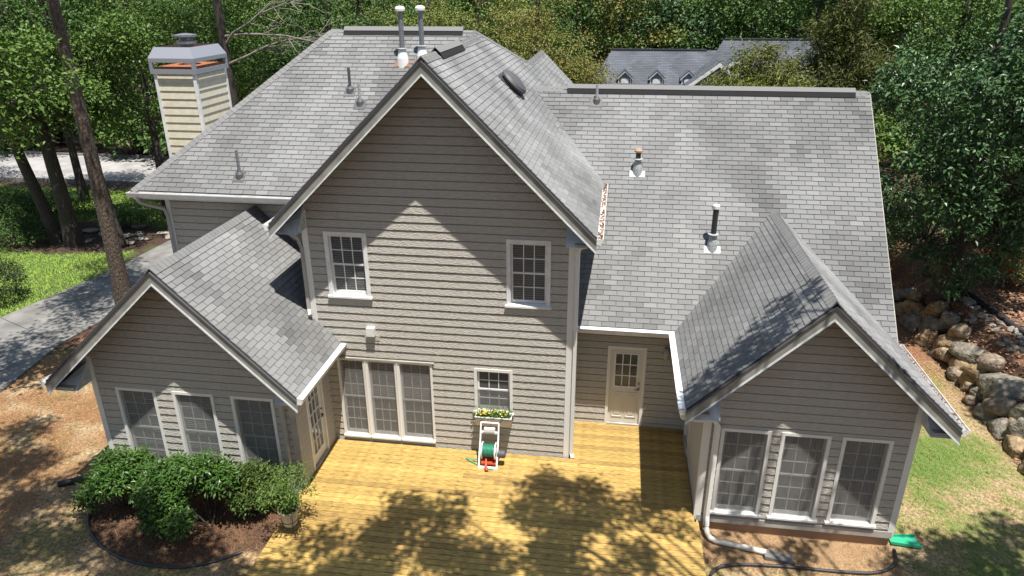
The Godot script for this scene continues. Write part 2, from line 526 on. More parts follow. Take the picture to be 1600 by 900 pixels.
func vent_strip(parent: Node3D, a: Vector3, b: Vector3, na: Vector3, nb: Vector3) -> void:
	var mb := MB.new()
	var d := (b - a).normalized()
	var up := (na + nb).normalized()
	var core := MB.new()
	for s in [na, nb]:
		var w := d.cross(s).normalized()
		if w.dot(na + nb - s) > 0: w = -w
		var k := a + up * 0.075
		var l := b + up * 0.075
		mb.col = Color(0.25, 0.248, 0.245)
		mb.hexa([k, l, l + w * 0.13, k + w * 0.13, k + up * 0.012, l + up * 0.012, l + w * 0.13 + s * 0.012, k + w * 0.13 + s * 0.012])
		core.quad(k + w * 0.125, l + w * 0.125, b + w * 0.2 + s * 0.022, a + w * 0.2 + s * 0.022, (w + s).normalized())
	core.quad(a - d * 0.001 + up * 0.07, a + up * 0.07, a, a - d * 0.001, -d)
	put(core, "ridge_vent", M.ridge_vent, parent)
	put(mb, "ridge_vent_cap", M.shingle, parent)

func rake(parent: Node3D, apex: Vector3, tip: Vector3, wide := 0.23) -> void:
	var mb := MB.new()
	var z := Vector3(0, 0, 1)
	var dn := Vector3(0, -1, 0)
	var a := apex + dn * 0.02
	var b := tip + dn * 0.02
	mb.hexa([a, b, b + dn * wide, a + dn * wide, a + z * 0.03, b + z * 0.03, b + dn * wide + z * 0.03, a + dn * wide + z * 0.03])
	put(mb, "rake_board", M.fascia, parent)
	var lo := MB.new()
	a += dn * (wide - 0.036)
	b += dn * (wide - 0.036)
	lo.hexa([a + z * 0.031, b + z * 0.031, b + dn * 0.036 + z * 0.031, a + dn * 0.036 + z * 0.031, a + z * 0.042, b + z * 0.042, b + dn * 0.04 + z * 0.05, a + dn * 0.04 + z * 0.05])
	put(lo, "rake_molding", M.return_metal, parent)
	var edge := MB.new()
	var e := apex + Vector3(0, 0.01, 0)
	var f := tip + Vector3(0, 0.01, 0)
	edge.hexa([e, f, f + dn * 0.03, e + dn * 0.03, e + z * 0.05, f + z * 0.05, f + dn * 0.03 + z * 0.05, e + dn * 0.03 + z * 0.05])
	put(edge, "drip_edge", M.dark_grey, parent)

func gutter(parent: Node3D, a: Vector3, b: Vector3, out: Vector3, guard := 0, debris := 0) -> void:
	# open trough along a-b, hung on the eave; out points away from the house
	var d := (b - a).normalized()
	var up := Vector3.UP
	var prof := [[0.0, 0.0], [0.0, -0.12], [0.085, -0.12], [0.105, -0.07], [0.125, -0.02], [0.125, 0.0], [0.117, 0.0], [0.117, -0.02], [0.097, -0.07], [0.08, -0.113], [0.007, -0.113], [0.007, 0.0]]
	var p2 := PackedVector2Array()
	for p in prof:
		p2.append(Vector2(p[0], p[1]))
	var len := a.distance_to(b)
	var t := Transform3D(Basis(out, up, out.cross(up)), a)
	if out.cross(up).dot(d) < 0:
		t = Transform3D(Basis(out, up, out.cross(up)), b)
	var mb := MB.new()
	mb.plate(p2, t, len, 0.0, 0.0, true)
	for e in [0.0, len - 0.004]:
		mb.plate(PackedVector2Array([Vector2(0.005, -0.005), Vector2(0.005, -0.115), Vector2(0.083, -0.115), Vector2(0.12, -0.005)]), t, e + 0.003, 0.0, e + 0.001, true)
	var g := put(mb, "gutter", M.white, parent)
	if guard == 1:
		var gm := MB.new()
		gm.hexa([a + up * 0.004, b + up * 0.004, b + out * 0.13 + up * 0.004, a + out * 0.13 + up * 0.004, a + up * 0.02, b + up * 0.02, b + out * 0.132 + up * 0.008, a + out * 0.132 + up * 0.008])
		put(gm, "gutter_guard", M.white, g)
	if debris:
		var dm := MB.new()
		for i in int(len * debris):
			var p := a + d * rng.randf() * len + out * rng.randf_range(0.02, 0.1) + up * rng.randf_range(-0.07, -0.015)
			var q := Basis(Vector3(rng.randf() - 0.5, rng.randf() - 0.5, rng.randf() - 0.5).normalized(), rng.randf() * 6.0)
			dm.col = Color(0.34, 0.14, 0.06).lerp(Color(0.16, 0.1, 0.06), rng.randf())
			dm.tri(p + q * Vector3(0.035, 0, 0), p + q * Vector3(-0.03, 0, 0.015), p + q * Vector3(-0.01, 0, -0.02), q * Vector3.UP)
		put(dm, "leaf_litter", M.straw, g, "stuff")
	else:
		var hang := MB.new()
		var s := a + d * 0.6
		while s.distance_to(a) < len - 0.3 and guard == 0:
			hang.bar(s + up * -0.006, s + out * 0.12 + up * -0.006, 0.02, 0.006)
			s += d * 0.75
		if hang.v.size():
			put(hang, "gutter_hanger", M.white, g)

func downspout(parent: Node3D, pts: Array, m := "trim", r := 0.055) -> void:
	var mb := MB.new()
	var rr := []
	for p in pts:
		rr.append(r)
	mb.tube(pts, rr, 4)
	put(mb, "downspout", M[m], parent)

func eave_return(parent: Node3D, xw: float, xt: float, yb: float, z: float, rise: float) -> void:
	# boxed-in gable return with a sloping metal face
	var mb := MB.new()
	var p := [Vector3(xw, yb + rise, z + 0.02), Vector3(xw, yb, z + 0.45), Vector3(xt, yb, z + 0.45)]
	var q := [Vector3(xw, yb + rise, z + 0.005), Vector3(xw, yb, z + 0.005), Vector3(xt, yb, z + 0.005)]
	var mid: Vector3 = (p[0] + p[1] + p[2] + q[0] + q[1] + q[2]) / 6.0
	mb.tri(p[0], p[1], p[2], Vector3(0, 0.6, 0.8).normalized())
	mb.tri(q[0], q[1], q[2], Vector3(0, 0, -1))
	for k in 3:
		var l := (k + 1) % 3
		mb.face(p[k], p[l], q[l], q[k], mid)
	put(mb, "eave_return", M.return_metal, parent)
	var seam := MB.new()
	seam.bar(p[0].lerp(p[1], 0.4) + Vector3(0, 0.006, 0.006), p[0].lerp(p[2], 0.75) + Vector3(0, 0.004, 0.006), 0.012, 0.01)
	put(seam, "eave_return_seam", M.return_metal, parent)

func flue(parent: Node3D, at: Vector3, nrm: Vector3, h: float, kind: String) -> void:
	var root := Node3D.new()
	root.name = "roof_flue"
	parent.add_child(root, true)
	root.position = at
	var I := Transform3D()
	var fl := MB.new()
	var t := Transform3D(Basis(Vector3(1, 0, 0), nrm, Vector3(1, 0, 0).cross(nrm)), nrm * 0.02)
	fl.box(Vector3(-0.18, 0, -0.02), Vector3(0.18, 0.006, 0.15), t)
	put(fl, "flashing", M.rust if kind == "tall" else M.white, root)
	var cone := MB.new()
	var fat := 0.125 if kind == "tall" else 0.105
	cone.lathe([[fat * 1.25, -0.12], [fat * 1.1, 0.1], [fat * 0.72, 0.3], [fat * 0.66, 0.32]], I)
	put(cone, "flashing_cone", M.galvanised if kind != "tall" else M.white, root)
	var pipe := MB.new()
	pipe.lathe([[0.062, 0.2], [0.062, h]], I)
	put(pipe, "pipe", M.metal if kind == "tall" else M.black, root)
	var collar := MB.new()
	collar.lathe([[0.062, 0.34], [0.125, 0.33], [0.125, 0.315], [0.062, 0.31]], I)
	put(collar, "storm_collar", M.galvanised, root)
	var cap := MB.new()
	if kind == "short":
		cap.lathe([[0.06, h - 0.03], [0.1, h], [0.1, h + 0.03], [0.06, h + 0.07], [0.0, h + 0.08]], I, 6)
	elif kind == "tall":
		cap.lathe([[0.062, h - 0.03], [0.12, h - 0.01], [0.122, h + 0.04], [0.09, h + 0.085], [0.0, h + 0.1]], I)
	else:
		cap.lathe([[0.062, h - 0.08], [0.08, h - 0.07], [0.08, h], [0.06, h + 0.02], [0.0, h + 0.025]], I)
	put(cap, "rain_cap", M.clay if kind == "short" else M.white, root)

func vent_pipe(parent: Node3D, at: Vector3, nrm: Vector3, h: float, m: String) -> void:
	var root := Node3D.new()
	root.name = "vent_pipe"
	parent.add_child(root, true)
	root.position = at
	var fl := MB.new()
	var t := Transform3D(Basis(Vector3(1, 0, 0), nrm, Vector3(1, 0, 0).cross(nrm)), nrm * 0.02)
	fl.box(Vector3(-0.14, 0, -0.12), Vector3(0.14, 0.006, 0.18), t)
	fl.lathe([[0.11, -0.08], [0.09, 0.06], [0.045, 0.12]], Transform3D())
	put(fl, "boot", M.dark_grey, root)
	var p := MB.new()
	p.lathe([[0.035, 0.0], [0.035, h], [0.028, h], [0.028, h - 0.1]], Transform3D(), 10)
	put(p, "pipe", M[m], root)

# ------------------------------------------------------------------ plants
func clump(kind: String) -> ArrayMesh:
	var mb := MB.new()
	var r := RandomNumberGenerator.new()
	r.seed = hash(kind)
	var n := 18
	var long := 0.13
	var wide := 0.08
	var rad := 0.36
	if kind.begins_with("magnolia"):
		n = 20; long = 0.155; wide = 0.07; rad = 0.34
	elif kind.begins_with("small"):
		n = 20; long = 0.1; wide = 0.055; rad = 0.26
	elif kind.begins_with("shrub"):
		n = 15; long = 0.1; wide = 0.042; rad = 0.15
	elif kind.begins_with("tiny"):
		n = 16; long = 0.045; wide = 0.022; rad = 0.1
	elif kind.begins_with("needle"):
		n = 20; long = 0.2; wide = 0.04; rad = 0.3
	elif kind.begins_with("far"):
		n = 12; long = 0.32; wide = 0.21; rad = 0.62
	for i in n:
		var d := Vector3(r.randfn(), r.randfn() * 0.7, r.randfn()).normalized()
		var p := d * rad * pow(r.randf(), 0.5)
		var ax := (d + Vector3(r.randf_range(-0.9, 0.9), r.randf_range(-0.7, 0.3), r.randf_range(-0.9, 0.9))).normalized()
		var nn := (Vector3.UP * 0.9 + d * 0.5 + Vector3(r.randf_range(-0.7, 0.7), 0, r.randf_range(-0.7, 0.7))).normalized()
		var s := ax.cross(nn).normalized()
		nn = s.cross(ax).normalized()
		var l := long * r.randf_range(0.7, 1.25)
		var w := wide * r.randf_range(0.8, 1.2) * 0.5
		var g := r.randf_range(0.75, 1.25)
		mb.col = Color(g, g, g * 0.9)
		var tip := p + ax * l - nn * l * 0.12
		var a := p + ax * l * 0.42 + s * w + nn * w * 0.25
		var b := p + ax * l * 0.42 - s * w + nn * w * 0.25
		var n1 := (a - p).cross(tip - p).normalized()
		if n1.dot(nn) < 0: n1 = -n1
		var n2 := (b - p).cross(tip - p).normalized()
		if n2.dot(nn) < 0: n2 = -n2
		mb.tri(p, a, tip, n1)
		mb.tri(p, b, tip, n2)
	return mb.mesh()

var clumps := {}

func crown(parent: Node3D, lobes: Array, count: int, kind: String, pal: Array, mat_name := "leaf", called := "crown", scale := 1.0, fill := 0.45) -> void:
	if not clumps.has(kind):
		clumps[kind] = clump(kind)
	var total := 0.0
	for l in lobes:
		total += l[1].x * l[1].z
	var src: Array = clumps[kind].surface_get_arrays(0)
	var sv: PackedVector3Array = src[Mesh.ARRAY_VERTEX]
	var sn: PackedVector3Array = src[Mesh.ARRAY_NORMAL]
	var sc: PackedColorArray = src[Mesh.ARRAY_COLOR]
	var tones := []
	for k in 14:
		var c: Color = pal[k % pal.size()] * rng.randf_range(0.88, 1.12)
		var a := PackedColorArray()
		a.resize(sc.size())
		for i in sc.size():
			a[i] = Color(minf(c.r * sc[i].r, 0.9), minf(c.g * sc[i].g, 0.9), minf(c.b * sc[i].b, 0.9))
		tones.append(a)
	var v := PackedVector3Array()
	var n := PackedVector3Array()
	var cc := PackedColorArray()
	for l in lobes:
		var k := int(round(count * l[1].x * l[1].z / total))
		for i in k:
			var d := Vector3(rng.randfn(), rng.randfn(), rng.randfn()).normalized()
			if d.y < -0.3 and rng.randf() < 0.6:
				d.y = -d.y
			var r := lerpf(fill, 1.0, pow(rng.randf(), 0.6)) * (1.0 + rng.randfn() * 0.08)
			var p: Vector3 = l[0] + d * r * l[1]
			var b := Basis(Vector3.UP, rng.randf() * TAU).rotated(Vector3(rng.randfn(), 0.01, rng.randfn()).normalized(), rng.randf_range(0, 0.7))
			v.append_array(Transform3D(b.scaled(Vector3.ONE * scale * rng.randf_range(0.75, 1.3)), p) * sv)
			n.append_array(Transform3D(b, Vector3.ZERO) * sn)
			cc.append_array(tones[rng.randi_range(0, 13)])
	var arr := []
	arr.resize(Mesh.ARRAY_MAX)
	arr[Mesh.ARRAY_VERTEX] = v
	arr[Mesh.ARRAY_NORMAL] = n
	arr[Mesh.ARRAY_COLOR] = cc
	var am := ArrayMesh.new()
	am.add_surface_from_arrays(Mesh.PRIMITIVE_TRIANGLES, arr)
	put(am, called, M[mat_name], parent)

func limb_path(a: Vector3, b: Vector3, sag: float) -> Array:
	var out := []
	for i in 6:
		var f := i / 5.0
		out.append(a.lerp(b, f) + Vector3(rng.randfn() * 0.1, sag * 4.0 * f * (1 - f), rng.randfn() * 0.1) * (0.0 if i == 0 else 1.0))
	return out

# kind is the leaf kind; lobes are picked in the crown ellipsoid unless they are given
func tree(called: String, label: String, group: String, at: Vector3, high: float, thick: float, c: Vector3, r: Vector3, n_lobes: int, n: int, kind: String, pal: Array, o := {}) -> Node3D:
	var root := thing(called, at, label, o.get("category", "tree"), group)
	var tr := MB.new()
	var pts := []
	var rad := []
	var top: float = o.get("trunk_top", high * 0.85)
	var lean: Vector3 = o.get("lean", Vector3.ZERO)
	var f1 := rng.randf() * 9.0
	for i in 9:
		var f := i / 8.0
		pts.append(Vector3(sin(f * 5.0 + f1) * 0.12 * f, -0.15 + (top + 0.15) * f, cos(f * 4.0 + f1) * 0.12 * f) + lean * f)
		rad.append(thick * (1.0 - 0.72 * f) * (1.35 if i == 0 else 1.0))
	tr.tube(pts, rad, 10)
	put(tr, "trunk", M[o.get("bark", "bark")], root)
	var lobes: Array = o.get("lobes", [])
	if lobes.is_empty():
		for i in n_lobes:
			var d := Vector3(rng.randfn(), rng.randfn(), rng.randfn()).normalized()
			var k := rng.randf_range(0.35, 0.85)
			var s := rng.randf_range(0.26, 0.44)
			lobes.append([c + d * k * r, Vector3(r.x * s, minf(r.y * s * 0.75, r.x * s), r.z * s)])
	lobes.append_array(o.get("more", []))
	var seen := 0
	for l in lobes:
		if seen >= int(o.get("limbs", 9)):
			break
		seen += 1
		var e: Vector3 = l[0]
		var y0: float = clampf(e.y - e.distance_to(Vector3(0, e.y, 0)) * rng.randf_range(0.3, 0.7), top * 0.25, top * 0.95)
		if o.has("limb_from"): y0 = o.limb_from
		var f := y0 / top
		var a: Vector3 = pts[clampi(int(f * 8.0), 0, 7)].lerp(pts[clampi(int(f * 8.0) + 1, 1, 8)], clampf(f * 8.0 - int(f * 8.0), 0, 1))
		var lp := limb_path(a, e, 0.15)
		var r0 := thick * (1.0 - 0.7 * f) * 0.5
		var mb := MB.new()
		mb.tube(lp, [r0, r0 * 0.85, r0 * 0.7, r0 * 0.52, r0 * 0.36, r0 * 0.18], 6, false)
		for q in 3:
			var s: Vector3 = lp[3 + (q % 2)]
			var g: Vector3 = s + Vector3(rng.randfn(), rng.randfn() * 0.5 + 0.2, rng.randfn()) * (l[1] as Vector3).x * 0.7
			mb.tube([s, s.lerp(g, 0.5) + Vector3(0, 0.05, 0), g], [r0 * 0.3, r0 * 0.2, r0 * 0.08], 5, false)
		put(mb, "limb", M[o.get("bark", "bark")], root)
	crown(root, lobes, n, kind, pal, o.get("leaf", "leaf"), "crown", o.get("scale", 1.0), o.get("fill", 0.4))
	return root

func boulder(seed_: int, r: Vector3, rough := 0.28) -> ArrayMesh:
	var f := FastNoiseLite.new()
	f.seed = seed_
	f.frequency = 0.7
	f.fractal_octaves = 3
	var cuts := []
	var rr := RandomNumberGenerator.new()
	rr.seed = seed_
	for i in 9:
		cuts.append([Vector3(rr.randfn(), rr.randfn(), rr.randfn()).normalized(), rr.randf_range(0.5, 0.78)])
	var n := 14
	var grid := []
	for i in n + 1:
		var row := []
		for j in n * 2:
			var a := PI * i / n
			var b := TAU * j / (n * 2)
			var d := Vector3(sin(a) * cos(b), cos(a), sin(a) * sin(b))
			var k := 1.0 + f.get_noise_3dv(d * 2.2) * rough
			for q in cuts:
				var e: float = d.dot(q[0])
				if e > 0.01:
					k = minf(k, q[1] / e)
			row.append(d * k * r)
		grid.append(row)
	var st := SurfaceTool.new()
	st.begin(Mesh.PRIMITIVE_TRIANGLES)
	st.set_smooth_group(0)
	for i in n:
		for j in n * 2:
			var j2 := (j + 1) % (n * 2)
			for q in [grid[i][j], grid[i][j2], grid[i + 1][j2], grid[i][j], grid[i + 1][j2], grid[i + 1][j]]:
				st.add_vertex(q)
	st.index()
	st.generate_normals()
	return st.commit()

# ------------------------------------------------------------------ ground
var gn: FastNoiseLite

func ground_y(x: float, z: float) -> float:
	var y := -0.35
	var far_side := 1.0 - smoothstep(-13.0, -20.0, z) * 0.6
	y += 1.25 * smoothstep(10.6, 11.5, x) * far_side + clampf(x - 11.5, 0.0, 12.0) * 0.045
	y -= 1.3 * smoothstep(-28.0, -42.0, z)
	y += gn.get_noise_2d(x * 6.0, z * 6.0) * 0.03
	if x < -11.5:
		y += gn.get_noise_2d(x * 1.2, z * 1.2) * 0.05
	return y

func in_bed(x: float, z: float) -> bool:   # the planting bed before the left wing
	return Geometry2D.is_point_in_polygon(Vector2(x, z), bed_poly)

var bed_poly := PackedVector2Array([Vector2(-9.9, 1.8), Vector2(-10.0, 2.56), Vector2(-9.7, 3.12), Vector2(-9.15, 3.61), Vector2(-8.43, 3.95), Vector2(-7.73, 4.09), Vector2(-7.09, 4.06), Vector2(-6.55, 3.85), Vector2(-6.1, 3.5), Vector2(-5.4, 3.3), Vector2(-5.4, 1.8)])

func green_at(x: float, z: float) -> float:   # how grassy, 0 to 1
	var n := gn.get_noise_2d(x * 9.0, z * 9.0) + 0.5 * gn.get_noise_2d(x * 40.0 + 300.0, z * 40.0)
	if x > 6.5 and x < 10.7:
		var g := 0.42 + n * 0.95 + 0.5 * smoothstep(0.6, -1.5, z) * smoothstep(-5.5, -3.0, z) * smoothstep(9.6, 8.4, x)
		return clampf(g * smoothstep(10.4, 9.6, x) * smoothstep(-6.5, -4.5, z) * smoothstep(6.4, 6.9, x), 0, 1)
	if x < -18.6 and z < -2.0 or (x < -12.0 and z < -13.0 and z > -21.0):
		var e := Vector2((x + 22.6) / 5.2, (z + 13.6) / 2.1).length()
		return clampf(0.95 + n * 0.4, 0, 1) * smoothstep(0.9, 1.15, e) * smoothstep(-21.5, -20.5, z)
	if x > 9.0 and z < -17.0 and z > -22.0:
		return 0.9
	if x < -9.9 and x > -16.0:
		return clampf(n * 1.5 - 0.05, 0, 0.75) * smoothstep(-5.5, -3.5, z)
	if x < -5.4 or x > 2.7:
		return clampf(0.25 + n * 1.2, 0, 0.7)
	return 0.0

func ground_color(x: float, z: float) -> Color:
	var n := gn.get_noise_2d(x * 14.0, z * 14.0) * 0.5 + 0.5
	var f := gn.get_noise_2d(x * 90.0, z * 90.0) * 0.5 + 0.5
	var litter := Color(0.2, 0.115, 0.065).lerp(Color(0.1, 0.06, 0.04), n)
	if x > 10.2 and x < 24.0 and z > -16.0:
		litter = Color(0.34, 0.19, 0.11).lerp(Color(0.17, 0.1, 0.065), clampf(n * 1.6 - 0.4 + f * 0.3, 0, 1))
		if x < 11.9:
			litter = litter.lerp(Color(0.42, 0.2, 0.1), clampf(gn.get_noise_2d(x * 20.0 + 77.0, z * 20.0) * 2.0, 0, 0.8))
		return litter
	if z < -15.0 and x > -12.0:
		return litter.lerp(Color(0.05, 0.07, 0.02), 0.4)
	if z > 7.0:
		return litter
	if in_bed(x, z):
		return Color(0.16, 0.085, 0.05).lerp(Color(0.075, 0.045, 0.03), clampf(n * 1.4 - 0.2, 0, 1))
	if x > 2.6 and x < 6.4 and z > 1.3 and z < 2.45:
		return Color(0.42, 0.25, 0.12).lerp(Color(0.2, 0.1, 0.05), clampf(f * 1.3 - 0.2, 0, 1))
	if x < -18.0 and z < -1.0:
		return Color(0.13, 0.2, 0.04).lerp(Color(0.09, 0.05, 0.03), 1.0 - green_at(x, z))
	var dirt := Color(0.6, 0.44, 0.26).lerp(Color(0.46, 0.3, 0.15), n)
	if x > 6.4 and z < -4.0:
		dirt = dirt.lerp(Color(0.34, 0.14, 0.065), smoothstep(-3.5, -6.0, z) * 0.8)
	if x < -9.9:
		var sx := x + 0.9 * z
		dirt = dirt.lerp(Color(0.45, 0.25, 0.12), smoothstep(0.45, 0.62, n) * smoothstep(-11.0, -12.5, x))
		dirt = dirt.lerp(Color(0.15, 0.065, 0.04), smoothstep(-2.6, -4.0, z) * smoothstep(-11.0, -13.5, x))
	var g := green_at(x, z)
	var moss := Color(0.24, 0.25, 0.06)
	return dirt.lerp(moss, clampf(g * 0.75, 0, 1)) * (0.85 + 0.3 * f)

func make_ground() -> void:
	var xs := []
	var zs := []
	var x := -15.5
	while x < 14.0:
		xs.append(x)
		x += 0.11
	var s := 0.3
	var a := -15.5
	var b := 14.0
	while a > -420.0:
		a -= s
		xs.push_front(a)
		b += s
		xs.append(b)
		s *= 1.06
	var z := -11.0
	while z < 6.5:
		zs.append(z)
		z += 0.11
	s = 0.3
	a = -11.0
	b = 6.5
	while a > -420.0:
		a -= s
		zs.push_front(a)
		b += s
		zs.append(b)
		s *= 1.06
	var st := SurfaceTool.new()
	st.begin(Mesh.PRIMITIVE_TRIANGLES)
	for i in zs.size():
		for j in xs.size():
			st.set_color(ground_color(xs[j], zs[i]))
			st.add_vertex(Vector3(xs[j], ground_y(xs[j], zs[i]), zs[i]))
	var w := xs.size()
	for i in zs.size() - 1:
		for j in w - 1:
			var k := i * w + j
			for q in [k, k + 1, k + w + 1, k, k + w + 1, k + w]:
				st.add_index(q)
	st.generate_normals()
	var o := put(st.commit(), "ground", M.ground)
	tag(o, "", "", "", "structure")

func scatter(called: String, label: String, category: String, spots: Array, mesh: Mesh, m: String) -> void:
	var mm := MultiMesh.new()
	mm.transform_format = MultiMesh.TRANSFORM_3D
	mm.use_colors = true
	mm.mesh = mesh
	mm.instance_count = spots.size()
	for i in spots.size():
		mm.set_instance_transform(i, spots[i][0])
		mm.set_instance_color(i, spots[i][1])
	var o := MultiMeshInstance3D.new()
	o.name = numbered(called)
	o.multimesh = mm
	o.material_override = M[m]
	add_child(o)
	tag(o, label, category, "", "stuff")

func tuft(seed_: int, n: int, h: float, spread: float, flat: float, w := 0.006) -> ArrayMesh:
	var r := RandomNumberGenerator.new()
	r.seed = seed_
	var mb := MB.new()
	for i in n:
		var a := r.randf() * TAU
		var p := Vector3(r.randfn() * spread, 0, r.randfn() * spread)
		var d := Vector3(cos(a), 0, sin(a))
		var s := d.cross(Vector3.UP) * w
		var g := r.randf_range(0.7, 1.3)
		mb.col = Color(g, g, g)
		var tip := p + d * h * flat + Vector3.UP * h * r.randf_range(0.6, 1.1) * (1.0 - flat * 0.8)
		mb.tri(p - s, p + s, tip, (d * -0.4 + Vector3.UP).normalized())
	return mb.mesh()

# ------------------------------------------------------------------ the house
func build_house() -> void:
	house = thing("house", Vector3(0, 0, 0), "taupe lap sided two storey house with grey shingle roofs and three rear gables", "house")
	var X := Vector3(1, 0, 0)
	var Z := Vector3(0, 0, 1)
	# walls
	var tA := fr(Vector3.ZERO, X, Vector3.UP)
	var U1 := [-5.24, 3.68, -4.31, 5.15]
	var U2 := [-1.37, 3.68, -0.46, 5.15]
	var TW := [-5.25, 0.12, -3.05, 2.17]
	var SW := [-2.11, 1.03, -1.25, 2.135]
	wall(house, tA, PackedVector2Array([Vector2(-5.69, -0.06), Vector2(0, -0.06), Vector2(0, 5.74), Vector2(-2.8, 8.52), Vector2(-5.69, 5.72)]), [U1, U2, TW, SW], 0.177, -0.06)
	for w in [U1, U2]:
		window(house, tA, w[0], w[1], w[2], w[3], {"rows": 2, "blind": 1.0, "tilt": -0.15, "mat": "white", "trim": 0.085})
	var tw := [-5.25, -4.59, -3.86, -3.05]
	for k in 3:
		window(house, tA, tw[k] + (0.012 if k else 0.0), TW[1], tw[k + 1] - (0.012 if k < 2 else 0.0), TW[3], {"rows": 3, "screen": 1.0, "sill": false, "blind": 0.5, "tilt": 1.0, "trim": 0.05})
	for k in [1, 2]:
		put(bars(tA, [[tw[k] - 0.012, TW[1], -0.1, tw[k] + 0.012, TW[3], 0.05]]), "mullion", M.vinyl, house)
	put(bars(tA, [[-5.3, 2.172, 0.0, -3.0, 2.2, 0.06]]), "drip_cap", M.trim, house)
	window(house, tA, SW[0], SW[1], SW[2], SW[3], {"rows": 2, "screen": 0.5})
	var tB := fr(Vector3(0, 0, -1.797), X, Vector3.UP)
	wall(house, tB, rect(-9.92, -0.35, -5.7, 5.4), [], 0.177, -0.35)
	var tC := fr(Vector3(0, 0, -1.477), X, Vector3.UP)
	wall(house, tC, rect(0.0, -0.06, 2.7, 2.75), [[0.787, -1, 1.68, 2.13]], 0.177, -0.06)
	door(house, tC, 0.787, 1.68, 2.13, [1.05, 1.93], 3, 3)
	var tAs := fr(Vector3(0, 0, 0), -Z, Vector3.UP)
	wall(house, tAs, rect(0.0, -0.06, 4.2, 5.5), [], 0.177, -0.06)
	var tE := fr(Vector3(0, 0, 1.6), X, Vector3.UP)
	var EW := [[2.98, 0.15, 3.9, 2.13], [4.08, 0.15, 4.97, 2.13], [5.17, 0.15, 6.06, 2.13]]
	wall(house, tE, PackedVector2Array([Vector2(2.7, -0.08), Vector2(6.43, -0.08), Vector2(6.43, 3.06), Vector2(4.45, 4.88), Vector2(2.7, 3.14)]), EW, 0.177, -0.08)
	for w in EW:
		window(house, tE, w[0], w[1], w[2], w[3], {"rows": 3, "screen": 1.0, "curtain": true})
	var tEs := fr(Vector3(2.7, 0, -1.477), Z, Vector3.UP)
	wall(house, tEs, rect(0.0, -0.06, 3.077, 2.7), [[0.25, -1, 1.15, 2.1]], 0.177, -0.06)
	door(house, tEs, 0.25, 1.15, 2.1, [1.05, 1.9], 3, 3)
	var tF := fr(Vector3(0, 0, 1.83), X, Vector3.UP)
	var FW := [[-9.4, 0.16, -8.5, 2.15], [-8.12, 0.16, -7.21, 2.15], [-6.83, 0.16, -5.9, 2.15]]
	wall(house, tF, PackedVector2Array([Vector2(-9.89, -0.2), Vector2(-5.5, -0.2), Vector2(-5.5, 2.82), Vector2(-7.63, 4.94), Vector2(-9.89, 2.9)]), FW, 0.177, -0.2)
	for w in FW:
		window(house, tF, w[0], w[1], w[2], w[3], {"rows": 3, "screen": 1.0, "blind": 0.95, "tilt": 0.9})
	var tFs := fr(Vector3(-5.5, 0, 1.83), -Z, Vector3.UP)
	wall(house, tFs, rect(0.0, -0.06, 1.83, 2.5), [[0.5, -1, 1.38, 2.1]], 0.177, -0.06)
	door(house, tFs, 0.5, 1.38, 2.1, [0.28, 1.95], 3, 5, "vinyl")
	# hidden sides, floor and foundation close the shell
	for b in [[-9.89, -0.35, -1.78, -9.79, 2.6, 1.72], [6.33, -0.35, -10.2, 6.43, 2.9, 1.5], [-9.92, -0.35, -8.8, -9.82, 5.4, -1.9], [-9.82, -0.35, -8.8, -1.0, 5.4, -8.7], [-1.0, -0.35, -10.2, 6.33, 2.85, -10.1]]:
		put(bars(Transform3D(), [b]), "rear_wall", M.sheathing, house)
	var gab := MB.new()
	gab.plate(PackedVector2Array([Vector2(1.1, 2.85), Vector2(10.3, 2.85), Vector2(5.7, 7.25)]), fr(Vector3(6.43, 0, 0), -Z, Vector3.UP), 0.0, 0.0, -0.1, true)
	put(gab, "side_gable", M.sheathing, house)
	for b in [[-5.6, -0.3, -8.7, -0.1, -0.1, -0.12], [-9.78, -0.3, -8.7, -5.62, -0.1, 1.7], [-0.08, -0.3, -10.0, 6.3, -0.1, -1.6], [2.82, -0.3, -1.58, 6.3, -0.1, 1.48]]:
		put(bars(Transform3D(), [b]), "indoor_floor", M.interior, house)
	for b in [[-5.58, 2.55, -8.6, -0.12, 2.7, -0.12], [-9.7, 2.45, -8.6, -5.62, 2.6, -1.95], [-9.78, 2.3, -1.75, -5.62, 2.4, 1.7], [-0.08, 2.62, -9.9, 6.3, 2.7, -1.62], [2.84, 2.55, -1.58, 6.3, 2.61, 1.46], [-9.7, 5.25, -8.6, -0.12, 5.35, -1.95], [-5.58, 5.36, -1.9, -0.12, 5.42, -0.12]]:
		put(bars(Transform3D(), [b]), "ceiling", M.interior, house)
	for b in [[-5.69, -0.06, -1.79, -5.6, 5.6, -0.11], [-5.6, -0.06, -3.6, -0.12, 5.24, -3.5], [2.8, -0.06, -1.45, 6.3, 2.54, -1.4], [-9.75, -0.06, -1.74, -5.65, 2.28, -1.65]]:
		put(bars(Transform3D(), [b]), "inner_wall", M.interior, house)
	for b in [[2.72, -0.6, 1.5, 6.41, -0.09, 1.585], [-9.87, -0.6, 1.73, -5.52, -0.21, 1.81], [-9.9, -0.6, -1.88, -5.7, -0.36, -1.81]]:
		put(bars(Transform3D(), [b]), "foundation", M.clay, house)
	put(bars(Transform3D(), [[2.71, -0.1, 1.625, 6.42, 0.05, 1.64]]), "skirt_board", M.trim, house)
